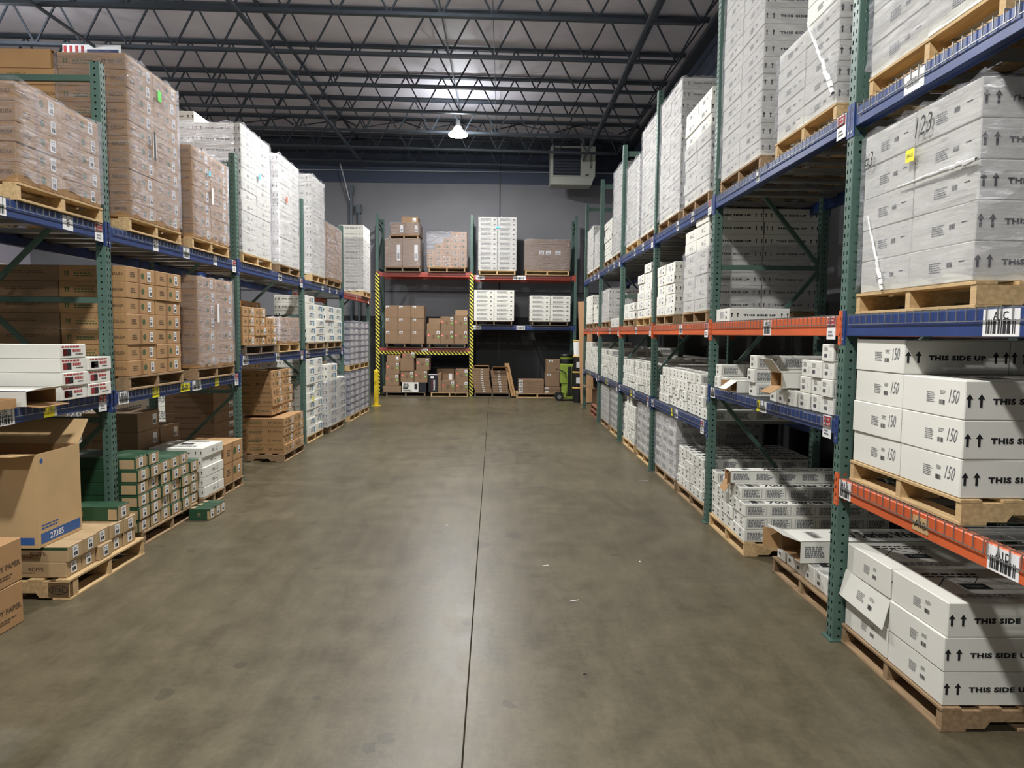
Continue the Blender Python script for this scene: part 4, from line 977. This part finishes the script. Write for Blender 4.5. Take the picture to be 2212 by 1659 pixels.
# floor, nearest left
pallet('L', 4.95, 0, 'pale block pallet at the near end of the left row', -2.84, w=.95, d=1.2, h=.14)
bq = MB(); Fq = (Vector((0, 0, 0)), Vector((1, 0, 0)), Vector((0, 0, 1)))
n_ = 24; ring = [(.062*math.cos(2*PI*i/n_), .032*math.sin(2*PI*i/n_)) for i in range(n_)]
for i in range(n_):
    (a1, b1), (a2, b2) = ring[i], ring[(i+1) % n_]; bq.poly(Fq, [(a1, b1), (a2, b2), (a2*.9, b2*.86), (a1*.9, b1*.86)], 'ink')
bq.text(Fq, 'EPAL', 0, 0, width=.08, height=.028, m='ink', bold=.01)
blk = MB(); blk.box(-.072, .072, -.05, .05, .016, .124, 'wood', c=.003)
for i, dx in enumerate((.075, .6, 1.12)):
    o = link('pallet_block', blk.mesh('pallet_block'), None, (-2.84-dx-.002, 4.525, 0), 0)
    tag(o, f'wooden corner block of the near left pallet, {["aisle","middle","inner"][i]} one', 'wooden block')
    if i == 0: link('stamp', bq.mesh('stamp'), o, (0, -.0515, .07))
lab_r = lambda c, r: [('shipping_label', sticker(.06, .075), -.02, 0)]
stack('L', 'low near pile on the left pallet', 'roppe', 4.50, 5.36, .14, [2, 2, 2, 2, 2], 5, .105, l=1.15, xf=-2.86, pal=None, stick=lab_r, jit=.012, variants=2)
stack('L', 'upper single carton beside the big brown box', 'green', 5.12, 5.30, .352, 1, 1, .11, l=.6, xf=-2.87, pal=None, stick=lab_r, look='short green carton lying atop')
big = open_carton('L', 4.69, .12, .355, .46, .62, .62, -2.9, 'large open brown carton on the near left pile', m='kraft_light', open_='T', flaps=((3, .9), (2, .1), (1, .3)), inner='kraft')
b = MB(); b.rect(b.fr('L', .46, .62, .62), -.28, -.29, .28, -.24, 'ink_navy'); link('printed_band', b.mesh('side_band'), big); b = MB(); F = b.fr('F', .46, .62, .62); b.rect(F, -.21, -.29, .21, -.22, 'ink_navy'); b.text(b.fr('F', .46, .62, .62, .002), '27385', -.05, -.255, width=.14, m='label', bold=.01); b.greek(F, -.2, -.18, .2, .04, 2, 'ink_navy'); b.disc(F, -.18, .26, .016, 'ink_navy'); link('printed_front', b.mesh('printed_front'), big)
stack('L', 'green wall of cartons behind first left post', 'green', 5.60, 6.72, .0, [6, 6, 5, 5, 5, 4], 6, .105, l=1.1, xf=-2.96, pal='wood_aged', stick=lab_r, jit=.014, look='long green labelled carton', variants=2)
stack('L', 'short green row on the left floor', 'green', 6.42, 6.78, 0, 1, 3, .11, l=.2, xf=-2.73, pal=None, stick=lab_r, jit=.01)
stack('L', 'white-topped stack, second left floor bay', 'side_up', 6.84, 7.34, .0, 5, 1, .10, l=.54, xf=-2.97, pal='wood_aged', jit=.014, pald=.56)
stack('L', 'brown pair by the second left post', 'kraft', 7.42, 7.95, 0, 2, 1, .22, l=.5, xf=-3.0, pal='wood_aged', pald=.54, stick=slabel(.3, 0, .05, .08))
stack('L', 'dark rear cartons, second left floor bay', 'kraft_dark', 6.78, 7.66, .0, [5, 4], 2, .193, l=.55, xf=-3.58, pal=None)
stack('L', 'dark rear carton pile behind the big box', 'black', 4.6, 5.6, .0, [5], 1, .17, l=.8, xf=-4.1, pal=None, look='black and grey carton')
# bottom-left copy paper cartons
box_at('L', 'paper', 3.98, 0, .001, .34, .44, .26, -2.92, 'brown copy paper carton on the floor, lower of two at left', v=0)
box_at('L', 'paper', 3.985, 0, .263, .34, .44, .26, -2.92, 'brown copy paper carton, upper of two at the left edge', v=1, rot=.03)
# --- third left bay
stack('L', 'tall white wrapped top stack, third left bay', 'side_up_wrap', 8.30, 9.33, EU, 12, 2, .1245, xf=-3.085, depth=2, wrapm='wrap_clear', pal='wood')
box_at('L', 'side_up', 8.56, .54, EU+.118+.1245*12+.012, .5, .53, .12, -3.085, 'white carton alone on top of the tall wrapped left stack')
note('L', 8.85, 3.72, -3.085, .06, .07, 'blue_note', 'blue note on the tall white wrapped left stack')
stack('L', 'slim white wrapped top stack, third left bay', 'side_up_wrap', 9.66, 10.6, EU, 12, 2, .1245, xf=-3.085, wrapm='wrap_heavy', pal='wood_aged')
note('L', 9.95, 3.65, -3.085, .06, .08, 'orange_note', 'orange note on the slim white wrapped left stack')
stack('L', 'brown stack on low shelf, third left bay', 'kraft', 8.28, 9.50, EL1, [4, 4, 3], 3, .117, l=.5, stick=lab_b, pal='wood_grey', jit=.008, palw=1.1)
stack('L', 'wrapped low brown stack, third left bay', 'kraft', 9.60, 10.55, EL1, 3, 2, .125, l=.5, wrapm='wrap_heavy', pal='wood')
stack('L', 'big rear cartons above, third left bay', 'kraft', 8.7, 10.5, EL1+.117, [4, 4], 2, .15, l=.5, xf=-3.65, pal=None, stick=lab_b)
stack('L', 'stepped brown floor stack, third left bay', 'kraft', 9.36, 10.3, 0, 4, 2, .122, l=.62, xf=-2.96, stick=lab_b, pal='wood_aged', jit=.008)
stack('L', 'taller brown floor stack behind the stepped one', 'kraft', 9.40, 10.3, .52+.117, 5, 2, .122, l=.6, xf=-3.12, pal=None, stick=lab_b, jit=.012)
stack('L', 'labelled column by second left post on floor', 'kraft_dark', 8.5, 9.2, 0, 8, 1, .13, l=.6, xf=-3.55, pal='wood_aged')
box_at('L', 'side_up', 10.0, .25, 1.253, .7, .53, .10, -3.12, 'white carton on top of the brown floor stack, third left bay')
# --- fourth left bay
stack('L', 'tall white top stack, fourth left bay', 'side_up_wrap', 11.3, 12.1, EU, 13, 2, .122, l=.53, xf=-3.085, wrapm='wrap_heavy', pal='wood')
stack('L', 'brown wrapped top stack, fourth left bay', 'kraft', 12.2, 13.35, EU, 8, 2, .122, l=.5, wrapm='wrap_heavy', pal='wood_aged')
stack('L', 'near blue-printed stack on low shelf, fourth left bay', 'white_blue', 10.98, 12.05, EL1, [6, 5], 2, .125, l=.5, pal='wood_aged', jit=.014)
stack('L', 'far blue-printed stack on low shelf, fourth left bay', 'white_blue', 12.15, 13.42, EL1, [5, 5], 2, .125, l=.5, pal='wood_aged', jit=.014)
stack('L', 'near blue-printed floor stack, fourth left bay', 'white_blue', 10.95, 11.9, 0, 9, 2, .137, l=.5, xf=-3.09, pal='wood', jit=.010, stick=None)
note('L', 11.2, .7, -3.09, .09, .08, 'yellow_note', 'yellow note on the blue-printed floor stack')
stack('L', 'wrapped far floor stack, fourth left bay', 'white_blue', 12.0, 13.4, 0, [8, 6], 2, .137, l=.5, xf=-3.03, wrapm='wrap_heavy', ztop=.95, pal='wood_aged')
# --- fifth left bay
stack('L', 'tall white top stack, fifth left bay', 'side_up_wrap', 15.3, 16.1, EU-.03, 11, 2, .130, l=.53, xf=-3.06, wrapm='wrap_clear', pal='wood', ztop=3.85)
for i, (u0, nm) in enumerate(((13.7, 'near'), (14.75, 'far'))):
    z = 0
    for lv, nn in ((0, 'lower'), (1, 'upper')):
        stack('L', f'{nn} {nm} wrapped tile stack, fifth left bay', 'navy', u0, u0+.9, z, 7, 2, .125, l=.45, xf=-3.02, wrapm='wrap_heavy', pal='wood')
        z += .117+7*.1256+.016

# ================================================================== BACK RACKS
lab_w = lambda c, r: [('shipping_label', sticker(.09, .06), -.28+.02*c, .38)]
stack('B', 'wrapped brown block, back wall top left', 'kraft_dark', -3.28, -2.30, 3.48, 1, 2, .78, l=.9, xf=19.35, wrapm='wrap_clear', pal='wood_grey', look='tall dark brown carton')
pallet('B', -2.75, 4.385, 'worn pallet stacked on the wrapped brown block, back wall', 19.36, w=.8, d=.9, h=.09, m='wood_aged')
stack('B', 'second tier of the wrapped block, back wall', 'kraft_dark', -3.12, -2.32, 4.48, 1, 2, .34, l=.8, xf=19.36, wrapm='wrap_clear', pal=None, look='dark brown carton')
box_at('B', 'kraft_dark', -2.6, .1, 4.825, .46, .5, .18, 19.36, 'brown carton topping the wrapped block, back wall left')
stack('B', 'wrapped carton heap, back wall top', 'kraft', -2.11, -1.0, 3.48, [3, 4, 5, 6, 6], 5, .165, l=.5, xf=19.35, wrapm='wrap_heavy', pal='wood_aged')
stack('B', 'tall white block, back wall top right', 'tile', -.69, .38, 3.42, 11, 2, .133, l=.5, depth=1, xf=19.35, wrapm='wrap_clear', pal='wood', look='white flat carton')
note('B', -.15, 4.72, 19.35, .11, .05, 'blue_note', 'blue note on the tall white block, back wall')
stack('B', 'wide brown cartons, back wall top right', 'flat', .60, 1.88, 3.42, 6, 1, .145, l=.8, xf=19.35, wrapm='wrap_clear', pal='wood', palw=1.22, stick=lambda c, r: ([('shipping_label', sticker(.14, .1), q, 0) for q in (-.13, .02, .23)] if r == 3 else []), look='wide flat brown carton')
stack('B', 'cube pallet, back wall low left shelf', 'cube', -3.29, -2.19, 1.37, 3, 3, .352, l=.5, xf=19.35, pal='wood_grey', stick=lab_w)
def dots(c, r):
    return [('shipping_label', sticker(.075, .08), .34, .32), ('round_sticker', sticker(.06, .06, 'red_dot', False, None, True), -.36, .12), ('round_sticker', sticker(.06, .06, 'green_dot', False, None, True), .36, .02)]
stack('B', 'stickered cartons, back wall low left shelf', 'dots', -2.12, -.97, 1.37, [1, 2, 2], 3, .38, l=.45, xf=19.36, pal='wood_grey', stick=dots)
open_carton('B', -1.93, 0, 1.37+.117+.382, .36, .45, .18, 19.36, 'open brown carton above green-stickered carton, back wall', m='kraft_dark', open_='T', flaps=((1, 1.3), (3, 1.2)))
open_carton('B', -1.17, 0.02, 1.37+.117+.764, .36, .4, .04, 19.36, 'open flaps of the right stickered carton, back wall', m='kraft_dark', open_='T', flaps=((1, 1.2), (2, .3)))
stack('B', 'white block, left on the blue back shelf', 'tile', -.80, .33, 2.02, 7, 2, .122, l=.5, xf=19.36, pal='wood_grey', look='white flat carton')
stack('B', 'white block, right on the blue back shelf', 'tile', .76, 1.91, 2.02, 6, 2, .119, l=.5, xf=19.36, pal='wood_grey', look='white flat carton')
# back floor, left bay
pallet('B', -2.7, 0, 'grey pallet at the left of the back floor', 19.30, w=1.1, m='wood_grey')
box_at('B', 'cube', -3.08, 0, .118, .5, .5, .17, 19.3, 'crushed low brown carton on the left back pallet')
box_at('B', 'dots', -3.08, 0, .292, .38, .45, .33, 19.3, 'stickered carton above the crushed one, back floor', stick=dots(0, 0))
box_at('B', 'dots', -3.07, 0, .625, .38, .45, .33, 19.3, 'stickered carton, third up, back floor left column', stick=dots(0, 0), rot=.02)
box_at('B', 'kraft_dark', -3.05, .05, .96, .38, .4, .2, 19.3, 'dark green-marked carton on top of left back column')
bx = box_at('B', 'plain_white', -2.57, -.02, .118, .46, .4, .28, 19.3, 'white appliance carton with black picture, back floor')
b = MB(); F = b.fr('F', .46, .4, .28, .003); b.text(F, 'BL4', -.12, .09, width=.13, height=.045, m='ink', bold=.03); b.greek(F, -.2, .04, .2, .05, 2, 'ink'); b.rect(F, -.2, -.04, -.06, .0, 'ink'); b.greek(F, -.2, -.09, .3, .06, 2, 'ink'); b.rect(F, .12, -.04, .2, .1, 'ink'); b.rect(F, .14, -.06, .19, -.03, 'ink_grey'); link('printed_front', b.mesh('printed_front'), bx)
box_at('B', 'black', -2.22, 0, .118, .2, .4, .27, 19.3, 'black carton end beside the white appliance carton')
box_at('B', 'dots', -2.66, .02, .402, .37, .45, .31, 19.3, 'stickered carton above the white appliance carton', stick=dots(0, 0))
box_at('B', 'cube', -2.66, 0, .714, .38, .45, .36, 19.3, 'plain brown carton in the middle back floor column')
box_at('B', 'dots', -2.62, 0, 1.076, .36, .4, .15, 19.32, 'short stickered carton under the striped back beam', stick=dots(0, 0))
box_at('B', 'dots', -2.27, 0, .392, .37, .45, .34, 19.3, 'stickered carton right of the middle back column', stick=dots(0, 0), rot=-.03)
box_at('B', 'dots', -2.22, 0, .735, .37, .45, .34, 19.3, 'topmost stickered carton of the right back column', stick=dots(0, 0), rot=-.02)
pallet('B', -1.47, 0, 'pale pallet in the middle of the back floor', 19.30, w=1.05, m='wood')
bx = box_at('B', 'black', -1.93, 0, .118, .26, .4, .52, 19.3, 'upright black carton with white vertical lettering')
b = MB(); F = b.fr('F', .26, .4, .52, .003); b.text(F, 'PASLODE', .03, -.05, width=.28, height=.05, m='label', bold=.03, rot=PI/2); b.rect(F, -.04, -.2, -.02, .1, 'ink_red'); b.rect(F, -.07, .14, .02, .2, 'label'); b.rect(F, -.13, .235, .13, .25, 'label'); link('printed_front', b.mesh('printed_front'), bx)
box_at('B', 'cube', -1.75, 0, .118, .09, .45, .54, 19.3, 'narrow upright brown carton beside the black carton')
box_at('B', 'dots', -1.51, 0, .118, .37, .42, .33, 19.3, 'low stickered carton beside narrow brown carton', stick=dots(0, 0))
box_at('B', 'dots', -1.13, 0, .118, .36, .42, .32, 19.3, 'lower stickered carton by the middle striped post', stick=dots(0, 0))
box_at('B', 'dots', -1.13, 0, .439, .36, .42, .34, 19.3, 'upper stickered carton by the middle striped post', stick=dots(0, 0))
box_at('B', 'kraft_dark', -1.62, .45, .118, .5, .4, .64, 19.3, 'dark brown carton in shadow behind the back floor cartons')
# back floor, right bay
pallet('B', -.27, 0, 'grey pallet under flat cartons, right of striped post', 19.30, w=1.0, m='wood_grey')
for i in range(11): box_at('B', 'flat', -.52-.012*(i if i < 6 else 6), 0, .118+.062*i, .48, .5, .06, 19.3, f'flat brown carton, {ORD[i] if i < 10 else "top"} in left leaning flat pile', 'flat cartons in the left leaning pile', stick=[('shipping_label', sticker(.06, .035), .05, 0)], rot=.02*math.sin(i*2))
for i in range(9): box_at('B', 'flat', -.03-.008*i, 0, .118+(.07*i), .44, .5, .066, 19.3, f'flat brown carton, {ORD[i]} in right flat pile', 'flat cartons in the right pile', stick=[('shipping_label', sticker(.06, .04), 0, 0)], rot=.02*math.cos(i*2))
open_carton('B', -.58, 0, .118+.062*11+.004, .42, .45, .07, 19.3, 'torn open flat carton atop the left leaning pile', m='kraft', flaps=((2, .9),))
open_carton('B', -.05, 0, .118+.07*9+.004, .42, .45, .07, 19.3, 'torn open flat carton atop the right flat pile', m='kraft', flaps=((2, 1.2), (0, .4)))
for i in range(2):
    b = MB(); b.bar((0, 0, 0), (-.2, .12, .92), .06, .3, 'kraft', up=(0, 1, 0)); tag(link('leaning_carton', b.mesh('leaning_carton'), None, (.30+.07*i, 19.32, .02)), f'long slim brown carton leaning on the flat pile, {["left","right"][i]} one', 'carton')
pallet('B', 1.0, 0, 'very pale pallet beside the green floor machine', 19.2, w=1.2, d=1.0, m='wood')
for i in range(5): box_at('B', 'flat', .82, 0, .118+.078*i, .72, .6, .075, 19.2, f'long flat brown carton, {ORD[i]} in white-labelled pile', 'long flat cartons on the pale pallet', stick=[('shipping_label', sticker(.11, .055), -.40, 0)])
for i in range(2): box_at('B', 'flat', 1.42, .02, .118+.10*i, .46, .6, .095, 19.2, f'long brown carton under the cubes, {["lower","upper"][i]} one', stick=[('shipping_label', sticker(.10, .055), -.36, 0)])
box_at('B', 'cube', 1.42, .05, .32, .40, .4, .37, 19.2, 'lower brown cube carton behind green floor machine', stick=[('shipping_label', sticker(.11, .05), -.25, .4)])
box_at('B', 'cube', 1.46, .05, .692, .44, .4, .38, 19.2, 'upper brown cube carton behind green floor machine', stick=[('shipping_label', sticker(.11, .05), -.2, .4)])

# lime green floor grinder vacuum
o = empty('floor_vacuum', (1.74, 18.5, 0), .0, 'lime green industrial floor vacuum on wheels at back right', 'machine')
b = MB(); b.lathe([(0, .52), (.15, .52), (.17, .56), (.18, .98), (.185, 1.0), (0, 1.0)], 'lime_paint'); b.box(-.17, .17, -.19, .1, .46, .99, 'lime_paint', c=.02); b.box(-.13, .17, -.17, .1, .2, .47, 'lime_paint', c=.02); link('tank', b.mesh('tank'), o)
b = MB(); b.lathe([(.185, 1.0), (.19, 1.02), (.19, 1.11), (.17, 1.12)], 'black_plastic'); b.lathe([(.17, 1.12), (.175, 1.19), (.0, 1.2)], 'lime_paint'); b.lathe([(.2, 1.19), (.21, 1.22), (.19, 1.25), (0, 1.27)], 'black_plastic'); b.path([(-.19, -.05, 1.2), (-.24, -.08, 1.21), (-.24, -.08, 1.27)], .008, 'rubber'); link('motor_head', b.mesh('motor_head'), o)
b = MB(); b.bar((-.2, -.12, .1), (.26, -.12, .1), .06, .08, 'lime_paint'); b.bar((-.2, .12, .1), (.26, .12, .1), .06, .08, 'lime_paint'); b.bar((-.05, -.14, .1), (-.02, -.14, .4), .1, .05, 'lime_paint'); b.bar((.24, -.16, .1), (.24, .16, .1), .05, .12, 'lime_paint'); b.box(-.2, .26, -.14, .14, .06, .09, 'lime_paint'); link('chassis', b.mesh('chassis'), o)
b = MB(); b.box(.02, .1, -.215, -.185, .16, .92, 'black_plastic', c=.005); b.box(.125, .16, -.205, -.18, .2, .92, 'black_plastic'); link('guide_rail', b.mesh('guide_rail'), o)
b = MB(); b.path([(-.3, -.18, .86), (-.12, -.22, .80), (-.04, -.23, .74), (-.04, -.22, .62)], .012, 'rubber'); link('push_handle', b.mesh('push_handle'), o)
for x, r in ((-.2, .11), (.24, .05)):
    for y in (-.17, .17):
        b = MB(); b.cyl((x, y-.025, r), (x, y+.025, r), r, r, 'rubber', 22); b.cyl((x, y-.028, r), (x, y+.028, r), r*.5, r*.5, 'ink_grey', 14); link('wheel', b.mesh('wheel'), o)
# stacked drums
for i in range(4):
    z = .001+.41*i; o = empty('storage_drum', (2.0, 17.95, z), 0, f'{"pale" if i == 3 else "black"} drum with tan lid, {["bottom","second","third","top"][i]} of the drum pile', 'drum', 'stacked drums')
    b = MB(); b.lathe([(0, 0), (.125, 0), (.145, .36), (.14, .37), (0, .37)], 'label' if i == 3 else 'black_plastic'); link('body', b.mesh('body'), o)
    b = MB(); b.lathe([(0, .372), (.155, .372), (.158, .395), (.15, .408), (0, .408)], 'bucket_lid'); link('lid', b.mesh('lid'), o)
    if i in (1, 2): b = MB(); b.box(-.07, .05, -.141, -.136, .1, .25, 'label'); link('paper_label', b.mesh('paper_label'), o)
b = MB(); b.add([(2.04, 17.2, 0), (2.0, 17.2, 2.62), (2.0, 17.22, 2.62), (2.04, 17.22, 0), (2.17, 16.75, 0), (2.06, 17.16, 2.62), (2.06, 17.18, 2.62), (2.17, 16.77, 0)], [(0, 4, 5, 1), (2, 6, 7, 3), (1, 5, 6, 2), (0, 1, 2, 3), (7, 6, 5, 4), (0, 3, 7, 4)], 'board')
o = link('brown_board', MB().box(-.012, .012, -.32, .32, 0, 2.6, 'board').mesh('brown_board'), None, (2.16, 17.25, .01), rot=(0, -.045, .42)); tag(o, 'tall brown board leaning at the end of the right rack', 'board')
# bollard
b = MB(); b.cyl((0, 0, 0), (0, 0, .85), .055, .055, 'yellow_paint', 18); b.lathe([(.055, .85), (.04, .88), (0, .89)], 'yellow_paint', 18); b.box(-.1, .1, -.1, .1, 0, .012, 'yellow_paint'); tag(link('bollard', b.mesh('bollard'), None, (-3.06, 16.75, 0)), 'yellow steel bollard at the far end of the left row', 'bollard')

# unit heater
o = empty('unit_heater', (1.92, 19.65, 5.92), .0, 'beige unit heater hanging by the navy wall band', 'heater')
b = MB(); b.box(-.62, .62, -.3, .35, .2, 1.04, 'heater_paint', c=.015); b.add([(-.62, -.3, .2), (.58, -.3, .2), (.52, -.26, 0), (-.62, -.26, 0), (-.62, .35, .2), (.58, .35, .2), (.52, .3, 0), (-.62, .3, 0)], [(3, 2, 1, 0), (4, 5, 6, 7), (0, 1, 5, 4), (1, 2, 6, 5), (2, 3, 7, 6), (3, 0, 4, 7)], 'heater_paint')
F = (Vector((.50, -.302, .62)), Vector((1, 0, 0)), Vector((0, 0, 1))); b.text(F, 'REZNOR', 0, .02, width=.42, height=.06, m='ink', bold=.03, rot=PI/2); b.rect(F, -.16, -.38, -.06, -.35, 'ink'); link('casing', b.mesh('casing'), o)
b = MB(); b.box(-.55, .2, -.306, -.30, .24, .98, 'heater_dark')
for i in range(9): b.bar((-.53, -.315, .28+i*.082), (.18, -.315, .28+i*.082), .012, .03, 'heater_dark', up=(0, .7, .7))
link('louvre', b.mesh('louvre'), o)
b = MB(); b.path([(.30, .05, 1.04), (.30, .05, 1.36)], .07, 'ceiling_duct', 16); b.lathe([(.13, 1.30), (.02, 1.38)], 'ceiling_duct', 16, (.3, .05, 0)); link('flue', b.mesh('flue'), o)
for x in (-.55, .5): link('hanger_rod', MB().path([(x, 0, 1.04), (x, 0, 1.36)], .01, 'galvanised').mesh('hanger_rod'), o)

# banner far on the left beneath the roof
b = MB(); b.box(-.5, .5, -.01, .01, 0, .38, 'label')
for i in range(4): b.box(-.48+i*.1, -.43+i*.1, -.014, -.011, .02, .36, 'ink_red')
b.box(-.08, .46, -.014, -.011, .05, .3, 'navy_card'); tag(link('banner', b.mesh('banner'), None, (-7.15, 12.42, 6.33)), 'red white and navy banner high above the left brown stack', 'banner')

# goods in the next row, seen through the gaps of the left rack
for i, (y, hh) in enumerate(((4.2, 2.55), (6.0, 2.5), (7.8, 2.5), (10.0, 2.4), (12.4, 2.5))):
    wrapi = MB(); 
    stack('L', f'pale block in the next row, {NTH[i]} from camera', 'tile', y, y+1.1, 0, 8, 1, .30, l=.9, xf=-5.6, pal='wood_grey', look='large pale carton')
# floor litter
for i, (x, y, r, s, lab) in enumerate(((.35, 5.2, .3, .05, 'small pale scrap just right of the floor joint'), (1.1, 5.3, 1.2, .02, 'tiny pale scrap in the right half of the aisle'), (.5, 4.5, .4, .07, 'thin pale sliver on the floor near the camera'), (-.5, 6.3, 2, .03, 'tiny pale scrap left of the floor joint'), (1.75, 8.3, .2, .12, 'white splinter on floor beside the right floor pallets'), (2.0, 17.0, .6, .08, 'white paper bit by the base of the brown board'), (.45, 3.5, .3, .018, 'small black speck on the floor right of the joint'))):
    b = MB(); b.box(-s/2, s/2, -.004, .004, 0, .002, 'label' if i != 6 else 'ink'); tag(link('floor_scrap', b.mesh('scrap'), None, (x, y, .001), r), lab, 'litter')
# shared labels check
dup = {k_: v_ for k_, v_ in LABELS.items() if len(v_) > 1}
print('OBJECTS', len(bpy.data.objects), 'labels dup', len(dup), list(dup.items())[:5])
